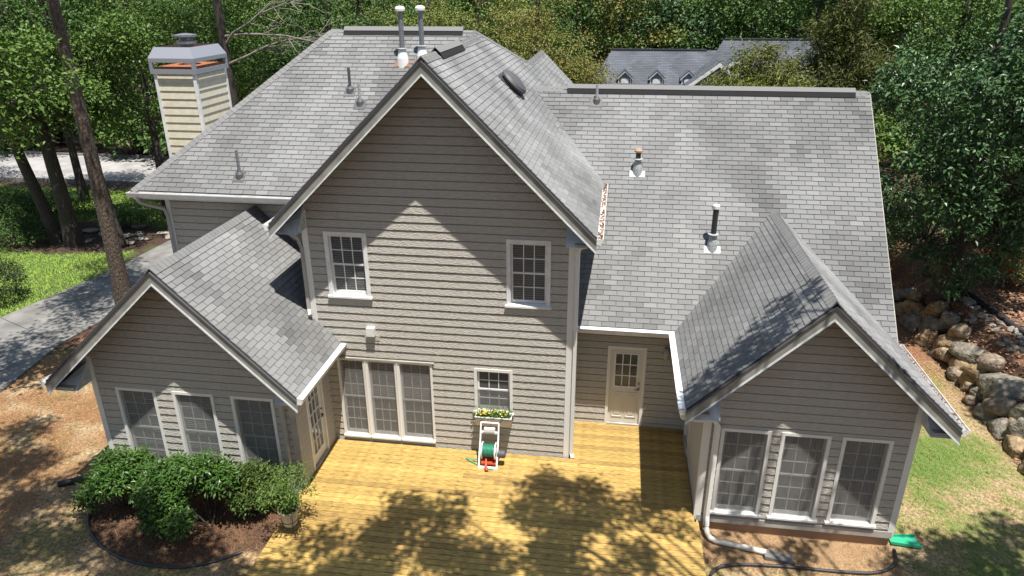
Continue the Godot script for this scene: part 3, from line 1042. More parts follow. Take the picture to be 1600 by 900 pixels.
	# corner boards
	for c in [[-0.1, -0.06, 0.0, 0.02, 5.2, 0.032], [0.022, -0.06, -0.1, 0.034, 5.2, 0.03], [-5.71, 2.6, 0.0, -5.58, 5.6, 0.032], [2.68, -0.08, 1.6, 2.79, 2.75, 1.634], [2.655, -0.06, 1.5, 2.679, 2.7, 1.632], [6.33, -0.1, 1.6, 6.45, 3.0, 1.634], [-9.91, -0.2, 1.83, -9.79, 2.85, 1.864], [-5.6, -0.2, 1.83, -5.48, 2.55, 1.864], [-5.479, -0.06, 1.74, -5.455, 2.5, 1.86], [-9.94, -0.35, -1.797, -9.83, 5.3, -1.763]]:
		put(bars(Transform3D(), [c]), "corner_board", M.trim if c[0] < -5.0 and c[0] > -5.65 else M.vinyl, house)
	# roofs
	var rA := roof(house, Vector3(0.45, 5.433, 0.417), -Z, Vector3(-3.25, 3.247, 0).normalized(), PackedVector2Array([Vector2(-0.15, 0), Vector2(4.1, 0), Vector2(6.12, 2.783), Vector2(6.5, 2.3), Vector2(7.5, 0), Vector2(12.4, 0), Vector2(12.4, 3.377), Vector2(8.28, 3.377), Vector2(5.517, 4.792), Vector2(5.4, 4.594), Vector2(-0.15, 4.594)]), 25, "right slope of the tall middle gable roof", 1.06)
	var rA2 := roof(house, Vector3(-6.14, 5.433, -4.94), Z, Vector3(3.34, 3.247, 0).normalized(), PackedVector2Array([Vector2(3.61, 0), Vector2(5.507, 0), Vector2(5.507, 4.658), Vector2(0, 4.658)]), 0)
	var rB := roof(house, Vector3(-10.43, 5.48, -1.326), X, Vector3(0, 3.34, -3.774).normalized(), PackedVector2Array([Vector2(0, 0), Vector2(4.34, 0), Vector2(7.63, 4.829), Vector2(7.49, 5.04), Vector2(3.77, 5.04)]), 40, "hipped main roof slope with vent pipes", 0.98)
	roof(house, Vector3(-10.43, 5.48, -8.874), Z, Vector3(3.77, 3.34, 0).normalized(), PackedVector2Array([Vector2(0, 0), Vector2(7.548, 0), Vector2(3.774, 5.037)]), 0)
	roof(house, Vector3(-0.44, 6.32, -12.0), -X, Vector3(0, 2.5, 6.9).normalized(), PackedVector2Array([Vector2(0, 0), Vector2(7.6, 0), Vector2(6.22, 7.34), Vector2(2.5, 7.34)]), 0)
	roof(house, Vector3(-4.33, 5.433, -12.0), Z, Vector3(2.39, 2.387, 0).normalized(), PackedVector2Array([Vector2(0, 0), Vector2(3.6, 0), Vector2(4.14, 3.377), Vector2(0, 3.377)]), 0)
	var rC := roof(house, Vector3(0.0, 2.82, -1.025), X, Vector3(0, 4.58, -4.675).normalized(), PackedVector2Array([Vector2(0, 0), Vector2(6.85, 0), Vector2(6.85, 6.545), Vector2(-1.5, 6.545), Vector2(0, 4.37)]), 75, "broad right roof slope with three flues", 1.0)
	roof(house, Vector3(6.85, 2.82, -10.375), -X, Vector3(0, 4.58, 4.675).normalized(), rect(0, 0, 8.35, 6.545), 0)
	var rE := roof(house, Vector3(2.22, 2.80, -3.27), Z, Vector3(2.23, 2.22, 0).normalized(), PackedVector2Array([Vector2(2.27, 0), Vector2(5.415, 0), Vector2(5.415, 3.147), Vector2(0, 3.147)]), 80, "left slope of the right wing roof", 0.86)  # darker tone holds painted leaf shade as well as stain
	var rE2 := roof(house, Vector3(6.86, 2.80, 1.995), -Z, Vector3(-2.41, 2.22, 0).normalized(), PackedVector2Array([Vector2(-0.15, 0), Vector2(3.1, 0), Vector2(5.265, 3.277), Vector2(-0.15, 3.277)]), 0, "right slope of the right wing roof with sun glare in its shingle colour", 1.1)  # sun glare put into the lighter shingle tone of this side
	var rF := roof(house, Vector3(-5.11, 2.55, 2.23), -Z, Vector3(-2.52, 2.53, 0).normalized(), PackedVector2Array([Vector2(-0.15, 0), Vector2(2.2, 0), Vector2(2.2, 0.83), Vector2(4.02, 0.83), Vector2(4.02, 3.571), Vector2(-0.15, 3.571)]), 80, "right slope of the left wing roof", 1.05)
	roof(house, Vector3(-10.47, 2.5, -1.797), Z, Vector3(2.84, 2.58, 0).normalized(), rect(0, 0, 4.177, 3.837), 0)
	var nR := Vector3(0.707, 0.707, 0)
	var nL := Vector3(-0.707, 0.707, 0)
	var nF := Vector3(0, 0.7, 0.7)
	var nK := Vector3(0, 0.7, -0.7)
	ridge_caps(rE, Vector3(4.45, 5.02, 2.15), Vector3(4.45, 5.02, -3.2), nL, nR)
	ridge_caps(rF, Vector3(-7.63, 5.08, 2.39), Vector3(-7.63, 5.08, -1.78), nL, nR)
	ridge_caps(rA, Vector3(-2.8, 8.68, 0.57), Vector3(-2.8, 8.68, -0.55), nL, nR)
	ridge_caps(rA, Vector3(-2.8, 8.68, -2.6), Vector3(-2.87, 8.74, -5.0), nL, nR)
	vent_strip(rA, Vector3(-2.8, 8.69, -0.5), Vector3(-2.8, 8.69, -2.6), nL, nR)
	ridge_caps(rA, Vector3(-1.94, 7.82, -7.9), Vector3(-1.94, 7.82, -12.0), nL, nR)
	ridge_caps(rA, Vector3(-2.94, 8.82, -5.1), Vector3(-1.94, 7.82, -7.86), nR, nK, 0.12)
	vent_strip(rB, Vector3(-6.3, 8.83, -5.1), Vector3(-3.2, 8.83, -5.1), nF, nK)
	ridge_caps(rB, Vector3(-6.66, 8.82, -5.1), Vector3(-6.3, 8.82, -5.1), nF, nK)
	ridge_caps(rB, Vector3(-10.43, 5.48, -1.326), Vector3(-6.66, 8.82, -5.1), Vector3(0, 0.749, 0.663), Vector3(-0.663, 0.749, 0), 0.15)
	vent_strip(rC, Vector3(-0.6, 7.41, -5.7), Vector3(6.5, 7.41, -5.7), nF, nK)
	ridge_caps(rC, Vector3(-1.5, 7.4, -5.7), Vector3(-0.6, 7.4, -5.7), nF, nK)
	ridge_caps(rC, Vector3(6.5, 7.4, -5.7), Vector3(6.87, 7.4, -5.7), nF, nK)
	# rakes, eaves, gutters
	rake(house, Vector3(-2.8, 8.62, 0.567), Vector3(0.45, 5.38, 0.567))
	rake(house, Vector3(-2.8, 8.62, 0.567), Vector3(-6.14, 5.38, 0.567))
	rake(house, Vector3(4.45, 4.97, 2.145), Vector3(6.86, 2.75, 2.145))
	rake(house, Vector3(4.45, 4.97, 2.145), Vector3(2.22, 2.75, 2.145))
	rake(house, Vector3(-7.63, 5.03, 2.38), Vector3(-5.11, 2.5, 2.38))
	rake(house, Vector3(-7.63, 5.03, 2.38), Vector3(-10.47, 2.45, 2.38))
	var cr := MB.new()
	cr.hexa([Vector3(6.85, 7.36, -5.7), Vector3(6.88, 7.36, -5.7), Vector3(6.88, 7.18, -5.7), Vector3(6.85, 7.18, -5.7), Vector3(6.85, 2.78, -1.02), Vector3(6.88, 2.78, -1.02), Vector3(6.88, 2.6, -1.02), Vector3(6.85, 2.6, -1.02)])
	put(cr, "rake_board", M.fascia, house)
	eave_return(house, -0.14, 0.42, 5.2, 0.03, 0.52)
	eave_return(house, -5.6, -6.1, 5.2, 0.03, 0.48)
	eave_return(house, 2.85, 2.25, 2.56, 1.64, 0.55)
	eave_return(house, 6.42, 6.8, 2.56, 1.64, 0.4)
	eave_return(house, -5.62, -5.15, 2.32, 1.87, 0.45)
	eave_return(house, -9.88, -10.4, 2.27, 1.87, 0.45)
	for q in [[PackedVector2Array([Vector2(-9.9, 2.3), Vector2(-9.9, 2.92), Vector2(-10.44, 2.42), Vector2(-10.44, 2.3)]), 1.866], [PackedVector2Array([Vector2(6.44, 2.6), Vector2(6.84, 2.6), Vector2(6.84, 2.68), Vector2(6.44, 3.04)]), 1.636]]:
		var eb := MB.new()
		eb.plate(q[0], Transform3D(Basis(), Vector3(0, 0, q[1])), 0.0, 0.0, -0.03, true)
		put(eb, "eave_end_board", M.trim, house)
	var sof := [[-10.4, 5.37, -1.79, -6.1, 5.4, -1.36], [0.04, 2.66, -1.47, 2.25, 2.69, -1.06], [2.25, 2.66, -1.05, 2.65, 2.69, 2.1], [-5.45, 2.4, 0.03, -5.14, 2.43, 2.35], [0.04, 5.24, -3.5, 0.42, 5.27, 0.55], [6.45, 2.63, -1.2, 6.83, 2.66, 2.1], [-10.44, 2.33, -1.75, -9.92, 2.36, 2.35], [-6.1, 5.24, -1.3, -5.72, 5.27, 0.02]]
	for s in sof:
		put(bars(Transform3D(), [s]), "soffit", M.trim, house)
	var fas := [[-10.43, 5.28, -1.36, -6.1, 5.46, -1.33], [0.03, 2.63, -1.06, 2.2, 2.79, -1.03], [2.22, 2.63, -1.0, 2.25, 2.79, 2.14], [-5.14, 2.36, 0.03, -5.112, 2.53, 2.37], [0.42, 5.22, -3.6, 0.448, 5.41, 0.56], [6.83, 2.6, -1.1, 6.858, 2.78, 2.14], [-10.468, 2.3, -1.75, -10.44, 2.48, 2.37], [-6.138, 5.22, -1.3, -6.11, 5.41, 0.56]]
	for s in fas:
		put(bars(Transform3D(), [s]), "fascia_board", M.vinyl, house)
	gutter(house, Vector3(-10.5, 5.46, -1.325), Vector3(-6.3, 5.46, -1.325), Z, 0, 7)
	gutter(house, Vector3(0.03, 2.79, -1.024), Vector3(2.33, 2.79, -1.024), Z, 1)
	gutter(house, Vector3(2.215, 2.79, -0.89), Vector3(2.215, 2.79, 2.15), -X, 1)
	gutter(house, Vector3(6.862, 2.79, -1.1), Vector3(6.862, 2.79, 2.15), X, 0, 60)
	gutter(house, Vector3(-5.108, 2.53, 0.03), Vector3(-5.108, 2.53, 2.39), X, 1)
	gutter(house, Vector3(-10.472, 2.49, -1.7), Vector3(-10.472, 2.49, 2.39), -X, 0, 20)
	gutter(house, Vector3(0.452, 5.42, -3.65), Vector3(0.452, 5.42, 0.57), X, 0, 60)
	gutter(house, Vector3(-6.142, 5.42, -1.15), Vector3(-6.142, 5.42, 0.57), -X, 0, 0)
	# downspouts
	downspout(house, [Vector3(0.5, 5.3, 0.1), Vector3(0.46, 5.16, 0.1), Vector3(0.13, 5.05, 0.05), Vector3(0.085, 4.9, 0.03), Vector3(0.085, 0.12, 0.03), Vector3(0.12, 0.02, 0.06)], "vinyl", 0.05)
	downspout(house, [Vector3(-6.2, 5.3, 0.1), Vector3(-6.1, 5.18, 0.08), Vector3(-5.82, 4.95, 0.0), Vector3(-5.75, 4.75, 0.03), Vector3(-5.75, 3.35, 0.04), Vector3(-5.66, 3.26, 0.2)], "trim", 0.05)
	downspout(house, [Vector3(2.16, 2.66, 1.9), Vector3(2.2, 2.5, 1.93), Vector3(2.5, 2.42, 1.85), Vector3(2.8, 2.36, 1.72), Vector3(2.89, 2.2, 1.69), Vector3(2.89, 0.1, 1.69), Vector3(2.9, -0.12, 1.74)], "vinyl", 0.062)
	downspout(house, [Vector3(-5.1, 2.4, 2.15), Vector3(-5.2, 2.26, 2.1), Vector3(-5.6, 2.2, 1.93), Vector3(-5.72, 2.05, 1.9), Vector3(-5.72, -0.2, 1.9)], "trim", 0.05)
	downspout(house, [Vector3(-10.3, 5.34, -1.26), Vector3(-10.25, 5.2, -1.3), Vector3(-9.96, 4.95, -1.7), Vector3(-9.92, 4.75, -1.72), Vector3(-9.92, -0.3, -1.72)], "trim", 0.05)
	downspout(house, [Vector3(-10.5, 2.38, 1.6), Vector3(-10.3, 2.25, 1.6), Vector3(-9.98, 2.1, 1.6), Vector3(-9.96, 1.9, 1.6), Vector3(-9.96, -0.3, 1.6)], "dark_grey", 0.05)
	# roof furniture
	var nB := Vector3(0, 3.774, 3.34).normalized()
	var nC := Vector3(0, 4.675, 4.58).normalized()
	vent_pipe(rB, Vector3(-5.74, 7.5, -3.62), nB, 0.55, "dark_grey")
	vent_pipe(rB, Vector3(-5.41, 7.25, -3.33), nB, 0.5, "galvanised")
	vent_pipe(rB, Vector3(-7.87, 5.80, -1.70), nB, 0.6, "metal")
	flue(rB, Vector3(-4.58, 8.12, -4.31), nB, 1.2, "tall")
	flue(rB, Vector3(-4.1, 8.18, -4.38), nB, 1.15, "tall")
	vent_pipe(rC, Vector3(0.17, 7.1, -5.4), nC, 0.42, "galvanised")
	flue(rC, Vector3(1.27, 5.65, -3.92), nC, 0.5, "short")
	flue(rC, Vector3(3.03, 4.28, -2.52), nC, 1.0, "long")
	var tv := MB.new()
	var tt := Transform3D(Basis(Vector3(0, 0, -1), Vector3(0.707, 0.707, 0), Vector3(0.707, -0.707, 0)), Vector3(-1.8, 7.69, -3.6))
	tv.lathe([[0.27, 0.0], [0.27, 0.1]], tt, 20)
	tv.lathe([[0.27, 0.09], [0.36, 0.1], [0.37, 0.13], [0.33, 0.19], [0.2, 0.235], [0.0, 0.25]], tt, 20)
	var tvo := put(tv, "attic_fan", M.dark_grey, rA)
	var tb := MB.new()
	tb.box(Vector3(-0.35, 0.018, -0.35), Vector3(0.35, 0.024, 0.35), tt)
	put(tb, "fan_flashing", M.ridge_vent, tvo)
	# chimney chase
	var ch := MB.new()
	ch.box(Vector3(-10.98, -0.3, -5.38), Vector3(-9.92, 7.84, -3.92))
	var cho := put(ch, "chimney", M.cream, house)
	var y := 4.6
	while y < 7.8:
		for s in [fr(Vector3(-11.0, 0, -3.92), X, Vector3.UP), fr(Vector3(-9.92, 0, -3.9), -Z, Vector3.UP)]:
			var b := MB.new()
			var wd := 1.1 if s.basis.x.x > 0.5 else 1.5
			b.plate(rect(0.0, y, wd, minf(y + 0.2, 7.84)), s, 0.024 + 0.02 / 0.2 * y, -0.02 / 0.2, 0.001)
			put(b, "siding_board", M.cream, cho)
		y += 0.2
	for q in [[-9.965, 4.6, -3.93, -9.88, 7.84, -3.865], [-11.02, 4.6, -3.93, -10.95, 7.84, -3.865], [-9.94, 4.6, -5.42, -9.885, 7.84, -5.34]]:
		put(bars(Transform3D(), [q]), "corner_trim", M.white, cho)
	var sh := MB.new()
	var a := Vector3(-11.08, 0, -5.47)
	var e := Vector3(-9.84, 0, -3.83)
	for q in [[7.82, 7.94], [8.1, 8.2]]:
		sh.box(Vector3(a.x, q[0], e.z - 0.02), Vector3(e.x, q[1], e.z))
		sh.box(Vector3(a.x, q[0], a.z), Vector3(e.x, q[1], a.z + 0.02))
		sh.box(Vector3(a.x, q[0], a.z + 0.02), Vector3(a.x + 0.02, q[1], e.z - 0.02))
		sh.box(Vector3(e.x - 0.02, q[0], a.z + 0.02), Vector3(e.x, q[1], e.z - 0.02))
	for px in [a.x, e.x - 0.09]:
		for pz in [a.z, e.z - 0.09]:
			sh.box(Vector3(px + 0.002, 7.94, pz + 0.002), Vector3(px + 0.088, 8.1, pz + 0.088))
	var k := 0.13
	var c4 := [Vector3(a.x, 8.2, a.z), Vector3(e.x, 8.2, a.z), Vector3(e.x, 8.2, e.z), Vector3(a.x, 8.2, e.z)]
	var d4 := [Vector3(a.x + k, 8.46, a.z + k), Vector3(e.x - k, 8.46, a.z + k), Vector3(e.x - k, 8.46, e.z - k), Vector3(a.x + k, 8.46, e.z - k)]
	var mid := (a + e) * 0.5 + Vector3(0, 8.0, 0)
	for i in 4:
		var j := (i + 1) % 4
		sh.face(c4[i], c4[j], d4[j], d4[i], mid)
		var inn := Vector3(0, -0.015, 0)
		sh.face(c4[i] + inn, c4[j] + inn, d4[j] + inn, d4[i] + inn, mid + Vector3(0, 9, 0))
	put(sh, "chimney_shroud", M.shroud, cho)
	put(bars(Transform3D(), [[-11.0, 7.85, -5.4, -9.9, 7.98, -3.9]]), "chase_cover", M.rust, cho)
	var fc := MB.new()
	var ft := Transform3D(Basis(), Vector3(-10.45, 0, -4.65))
	fc.lathe([[0.16, 7.98], [0.16, 8.5], [0.27, 8.5], [0.27, 8.56], [0.17, 8.57], [0.17, 8.66], [0.29, 8.67], [0.29, 8.72], [0.0, 8.76]], ft, 16)
	put(fc, "flue_cap", M.metal, cho)
	# small things fixed to the walls
	var lamp := MB.new()
	lamp.lathe([[0.0, 0.16], [0.05, 0.14], [0.075, 0.05], [0.07, 0.0], [0.05, -0.12], [0.02, -0.16], [0.0, -0.17]], Transform3D(Basis(), Vector3(2.12, 2.05, -1.34)), 10)
	lamp.box(Vector3(2.07, 2.0, -1.46), Vector3(2.17, 2.18, -1.4))
	put(lamp, "wall_lantern", M.galvanised, house)
	put(bars(Transform3D(), [[-4.46, 2.8, 0.0, -4.28, 3.0, 0.13]]), "dryer_vent", M.vinyl, house)
	put(bars(Transform3D(), [[-4.53, 2.66, 0.0, -4.2, 2.8, 0.035]]), "mounting_block", M.siding, house)
	var spot := MB.new()
	spot.lathe([[0.03, 0.1], [0.04, 0.08], [0.085, 0.0], [0.07, -0.005]], Transform3D(Basis(Vector3(1, 0, 0), 0.4), Vector3(-5.5, 2.22, 2.05)), 14)
	var so := put(spot, "eave_lamp", M.brass, house)
	var bulb := MB.new()
	bulb.lathe([[0.07, 0.0], [0.05, -0.03], [0.0, -0.04]], Transform3D(Basis(Vector3(1, 0, 0), 0.4), Vector3(-5.5, 2.22, 2.05)), 14)
	put(bulb, "bulb", M.amber, so)

func build_deck() -> void:
	var d := thing("deck", Vector3.ZERO, "golden stained wooden deck between the two rear wings", "deck")
	var z := -1.44
	var row := 0
	while z < 7.0:
		var x0 := -5.48
		var x1 := 2.74 if z > 1.75 else 2.66
		if z < 0.05:
			x0 = 0.05
		elif z > 1.95:
			x0 = -5.52
		var x := x0
		while x < x1 - 0.05:
			var len := rng.randf_range(2.2, 4.9)
			if x1 - x - len < 0.8:
				len = x1 - x
			var mb := MB.new()
			var w := 0.067
			var h := rng.randf_range(-0.0015, 0.0015)
			var a := x + 0.0015
			var b := x + len - 0.0015
			var e := 0.009
			mb.quad(Vector3(a, h, z - w + e), Vector3(b, h, z - w + e), Vector3(b, h, z + w - e), Vector3(a, h, z + w - e), Vector3.UP)
			for s in [-1.0, 1.0]:
				mb.quad(Vector3(a, h, z + s * (w - e)), Vector3(b, h, z + s * (w - e)), Vector3(b, h - e, z + s * w), Vector3(a, h - e, z + s * w), Vector3(0, 0.7, 0.7 * s))
				mb.quad(Vector3(a, h - e, z + s * w), Vector3(b, h - e, z + s * w), Vector3(b, h - 0.035, z + s * w), Vector3(a, h - 0.035, z + s * w), Vector3(0, 0, s))
			for s in [a, b]:
				mb.quad(Vector3(s, h, z - w), Vector3(s, h, z + w), Vector3(s, h - 0.035, z + w), Vector3(s, h - 0.035, z - w), Vector3(-1 if s == a else 1, 0, 0))
			put(mb, "board", M["deck%d" % rng.randi_range(0, 5)], d)
			x += len
		z += 0.1435
		row += 1
	for x in [-5.4, -4.2, -3.0, -1.8, -0.6, 0.4, 1.4, 2.5]:
		put(bars(Transform3D(), [[x, -0.24, 0.02 if x < 0 else -1.4, x + 0.04, -0.045, 6.98]]), "joist", M.box_wood, d)
	for b in [[2.7, -0.25, 1.7, 2.735, -0.04, 7.0], [-5.515, -0.25, 1.9, -5.48, -0.04, 7.0]]:
		put(bars(Transform3D(), [b]), "rim_board", M.box_wood, d)
	put(bars(Transform3D(), [[-5.45, -0.4, 0.1, 2.65, -0.34, 6.9]]), "under_deck_shade", M.gap, d)  # near-black sheet added below, puts shade into the gaps between boards
	# twigs and leaves blown on to the boards
	var tw := []
	for i in 230:
		var p := Vector3(rng.randf_range(-5.3, 2.6), 0.006, rng.randf_range(0.1, 4.5))
		tw.append([Transform3D(Basis(Vector3.UP, rng.randf() * TAU).scaled(Vector3.ONE * rng.randf_range(0.3, 0.9)), p), Color(0.16, 0.09, 0.035).lerp(Color(0.3, 0.18, 0.07), rng.randf())])
	scatter("twigs", "dry twigs and leaf bits scattered over the deck boards", "twigs", tw, tuft(31, 3, 0.12, 0.03, 0.95, 0.006), "straw")

# ------------------------------------------------------------------ things on and round the deck
func build_things() -> void:
	# hose reel
	var hr := thing("hose_reel", Vector3(-1.72, 0.0, 0.48), "white hose reel wound with dark green hose standing on the deck", "hose reel")
	var fm := MB.new()
	for s in [-1.0, 1.0]:
		fm.tube([Vector3(0.2 * s, 0.02, 0.22), Vector3(0.2 * s, 0.3, 0.1), Vector3(0.2 * s, 0.62, -0.06), Vector3(0.2 * s, 0.95, -0.16)], [0.024, 0.024, 0.022, 0.02], 6)
		fm.tube([Vector3(0.2 * s, 0.02, -0.2), Vector3(0.2 * s, 0.32, -0.02)], [0.022, 0.022], 6)
		fm.lathe([[0.0, -0.012], [0.06, -0.012], [0.075, 0.0], [0.15, 0.006], [0.15, -0.01], [0.19, -0.01], [0.19, 0.012], [0.0, 0.012]], Transform3D(Basis(Vector3(0, 0, 1), PI / 2), Vector3(0.15 * s, 0.33, 0.0)), 18)
	fm.tube([Vector3(-0.2, 0.95, -0.16), Vector3(0.2, 0.95, -0.16)], [0.02, 0.02], 6)
	fm.box(Vector3(-0.2, 0.7, -0.13), Vector3(0.2, 0.75, -0.1))
	fm.box(Vector3(-0.12, 0.76, -0.15), Vector3(0.12, 0.84, -0.07))
	fm.box(Vector3(-0.22, 0.0, 0.2), Vector3(0.22, 0.05, 0.25))
	fm.box(Vector3(-0.22, 0.0, -0.23), Vector3(0.22, 0.04, -0.19))
	put(fm, "frame", M.plastic, hr)
	var hs := MB.new()
	for r in 3:
		for k in 9:
			var pts := []
			var rr := []
			for i in 17:
				var t := TAU * i / 16.0
				var q := 0.08 + 0.026 * r
				pts.append(Vector3(-0.12 + 0.03 * k, 0.33 + sin(t) * q, cos(t) * q))
				rr.append(0.014)
			hs.tube(pts, rr, 5, false)
	put(hs, "wound_hose", M.hose, hr)
	var dr := MB.new()
	dr.lathe([[0.0, 0.0], [0.09, 0.0], [0.09, 0.16], [0.06, 0.18], [0.0, 0.18]], Transform3D(Basis(Vector3(0, 0, 1), -PI / 2), Vector3(0.2, 0.3, 0.05)), 12)
	put(dr, "hub", M.dark_grey, hr)
	var nz := MB.new()
	nz.tube([Vector3(-0.05, 0.18, 0.12), Vector3(-0.03, 0.1, 0.27), Vector3(0.0, 0.03, 0.32)], [0.02, 0.03, 0.045], 8)
	nz.box(Vector3(-0.16, 0.06, -0.12), Vector3(0.2, 0.1, 0.16))
	put(nz, "nozzle", M.red, hr)
	var lh := MB.new()
	var pts := []
	for i in 15:
		var t := i / 14.0
		pts.append(Vector3(-0.2 - 0.34 * sin(t * 5.5), 0.02 + 0.22 * maxf(0.0, 0.3 - t), 0.1 + 0.35 * (t - 0.5) + 0.08 * cos(t * 9.0)))
	var lr := []
	for p in pts: lr.append(0.012)
	lh.tube(pts, lr, 6)
	put(lh, "loose_hose", M.green_plastic, hr)
	# window flower box
	var fb := thing("flower_box", Vector3(-1.66, 0.82, 0.02), "brown window box with white rim and yellow flowers under the small window", "flower box")
	put(bars(Transform3D(), [[-0.38, 0.0, 0.01, 0.38, 0.018, 0.22], [-0.4, 0.0, 0.22, 0.4, 0.2, 0.238], [-0.4, 0.0, 0.0, 0.4, 0.2, 0.016], [-0.4, 0.0, 0.017, -0.382, 0.2, 0.219], [0.382, 0.0, 0.017, 0.4, 0.2, 0.219]]), "box", M.box_wood, fb)
	put(bars(Transform3D(), [[-0.41, 0.2, 0.215, 0.41, 0.22, 0.245], [-0.41, 0.2, -0.0, -0.385, 0.22, 0.214], [0.385, 0.2, 0.0, 0.41, 0.22, 0.214]]), "rim", M.white, fb)
	put(bars(Transform3D(), [[-0.38, 0.02, 0.018, 0.38, 0.17, 0.218]]), "soil", M.soil, fb)
	var lob := []
	for i in 9:
		lob.append([Vector3(-0.34 + 0.085 * i, 0.24, 0.12), Vector3(0.07, 0.07, 0.09)])
	crown(fb, lob, 60, "tiny", [Color(0.085, 0.18, 0.03), Color(0.095, 0.19, 0.03)], "leaf", "foliage")
	var fl := MB.new()
	for i in 46:
		var p := Vector3(rng.randf_range(-0.37, 0.32), rng.randf_range(0.25, 0.33), rng.randf_range(0.03, 0.24))
		fl.col = Color(0.8, 0.62, 0.06) if rng.randf() < 0.65 else (Color(0.75, 0.35, 0.03) if rng.randf() < 0.5 else Color(0.75, 0.7, 0.45))
		for k in 5:
			var b := TAU * k / 5.0
			fl.tri(p, p + Vector3(cos(b) * 0.024, 0.008, sin(b) * 0.024), p + Vector3(cos(b + 1.1) * 0.024, 0.008, sin(b + 1.1) * 0.024), Vector3.UP)
	put(fl, "blossoms", M.flower, fb, "stuff")
	# potted plant on a wire stand
	var ps := thing("plant_stand", Vector3(-5.2, 0.0, 3.15), "thin black wire plant stand under the beige pot on the deck edge", "plant stand")
	var wr := MB.new()
	for k in 4:
		var b := TAU * (k + 0.5) / 4.0
		var dd := Vector3(cos(b), 0, sin(b))
		wr.tube([dd * 0.21, dd * 0.14 + Vector3(0, 0.16, 0), dd * 0.165 + Vector3(0, 0.36, 0), dd * 0.185 + Vector3(0, 0.4, 0)], [0.006, 0.006, 0.006, 0.006], 5)
	for h in [[0.16, 0.14], [0.28, 0.155]]:
		var rp := []
		var r2 := []
		for i in 21:
			rp.append(Vector3(cos(TAU * i / 20.0) * h[1], h[0], sin(TAU * i / 20.0) * h[1]))
			r2.append(0.006)
		wr.tube(rp, r2, 5, false)
	wr.bar(Vector3(-0.14, 0.165, 0), Vector3(0.14, 0.165, 0), 0.012, 0.008)
	wr.bar(Vector3(0, 0.165, -0.14), Vector3(0, 0.165, 0.14), 0.012, 0.008)
	put(wr, "wire_frame", M.black, ps)
	var pp := thing("potted_plant", Vector3(-5.2, 0.172, 3.15), "arching green plant in a beige pot on the wire stand", "potted plant")
	var pot := MB.new()
	pot.lathe([[0.0, 0.0], [0.12, 0.0], [0.135, 0.02], [0.185, 0.33], [0.205, 0.335], [0.21, 0.37], [0.19, 0.375], [0.18, 0.33], [0.0, 0.33]], Transform3D(), 22)
	put(pot, "pot", M.pot, pp)
	var sl := MB.new()
	sl.lathe([[0.178, 0.3], [0.178, 0.345], [0.0, 0.36]], Transform3D(), 18)
	put(sl, "soil", M.soil, pp)
	var stems := MB.new()
	var lobes := []
	for i in 15:
		var b := rng.randf() * TAU
		var reach := rng.randf_range(0.12, 0.55)
		var tip := Vector3(cos(b) * reach, 0.5 + rng.randf_range(0.1, 0.6) - reach * 0.2, sin(b) * reach - 0.08)
		var midp := Vector3(tip.x * 0.4, tip.y * 0.8 + 0.2, tip.z * 0.4)
		stems.tube([Vector3(tip.x * 0.1, 0.34, tip.z * 0.1), midp, tip], [0.008, 0.006, 0.003], 5, false)
		lobes.append([tip, Vector3(0.12, 0.1, 0.12)])
		lobes.append([midp.lerp(tip, 0.4), Vector3(0.12, 0.1, 0.12)])
		if i < 7:
			lobes.append([Vector3(cos(b) * 0.12, 0.42, sin(b) * 0.12), Vector3(0.1, 0.06, 0.1)])
	put(stems, "stems", M.bark_dark, pp)
	crown(pp, lobes, 200, "tiny", [Color(0.095, 0.165, 0.035), Color(0.105, 0.17, 0.035)], "leaf", "foliage", 1.1)
	# bed edging
	var ed := MB.new()
	var ep := []
	var er := []
	for i in range(1, 9):
		var p := bed_poly[i]
		ep.append(Vector3(p.x, ground_y(p.x, p.y) + 0.02, p.y))
		er.append(0.032)
	ed.tube(smooth(ep), fill_(smooth(ep).size(), 0.032), 7)
	tag(put(ed, "bed_edging", M.black), "black plastic edging curved round the shrub bed beside the left wing", "edging")
	var e2 := [Vector3(2.84, -0.31, 4.6), Vector3(2.84, -0.31, 3.2), Vector3(2.98, -0.31, 2.72), Vector3(3.4, -0.31, 2.53), Vector3(4.2, -0.31, 2.46), Vector3(5.4, -0.31, 2.44), Vector3(6.0, -0.31, 2.36), Vector3(6.38, -0.31, 2.1), Vector3(6.5, -0.31, 1.7)]
	var e3 := MB.new()
	e3.tube(smooth(e2), fill_(smooth(e2).size(), 0.034), 7)
	tag(put(e3, "bed_edging", M.black), "black plastic edging round the straw bed below the right wing windows", "edging")
	# drainage
	var cp := [Vector3(2.9, -0.14, 1.78), Vector3(2.97, -0.24, 1.95), Vector3(3.2, -0.26, 2.02), Vector3(3.6, -0.27, 2.08), Vector3(4.0, -0.28, 2.16)]
	tag(put(ribbed(smooth(cp), 0.06), "drain_hose", M.offwhite), "cream corrugated drain hose leading from the right wing downspout", "drain hose")
	var spl := MB.new()
	spl.hexa([Vector3(3.96, -0.32, 2.08), Vector3(4.5, -0.33, 2.12), Vector3(4.5, -0.33, 2.38), Vector3(3.96, -0.32, 2.3), Vector3(3.96, -0.25, 2.08), Vector3(4.5, -0.29, 2.12), Vector3(4.5, -0.29, 2.38), Vector3(3.96, -0.25, 2.3)])
	tag(put(spl, "splash_block", M.concrete), "tan concrete splash block at the end of the cream drain hose", "splash block")
	var gs := thing("splash_block", Vector3(6.5, -0.32, 1.4), "bright green plastic splash block beside the right wing corner", "splash block")
	var gm := MB.new()
	gm.hexa([Vector3(0, 0, -0.06), Vector3(0.52, -0.01, -0.14), Vector3(0.56, -0.01, 0.18), Vector3(0, 0, 0.14), Vector3(0, 0.02, -0.06), Vector3(0.52, 0.01, -0.14), Vector3(0.56, 0.01, 0.18), Vector3(0, 0.02, 0.14)])
	put(gm, "tray", M.green_plastic, gs)
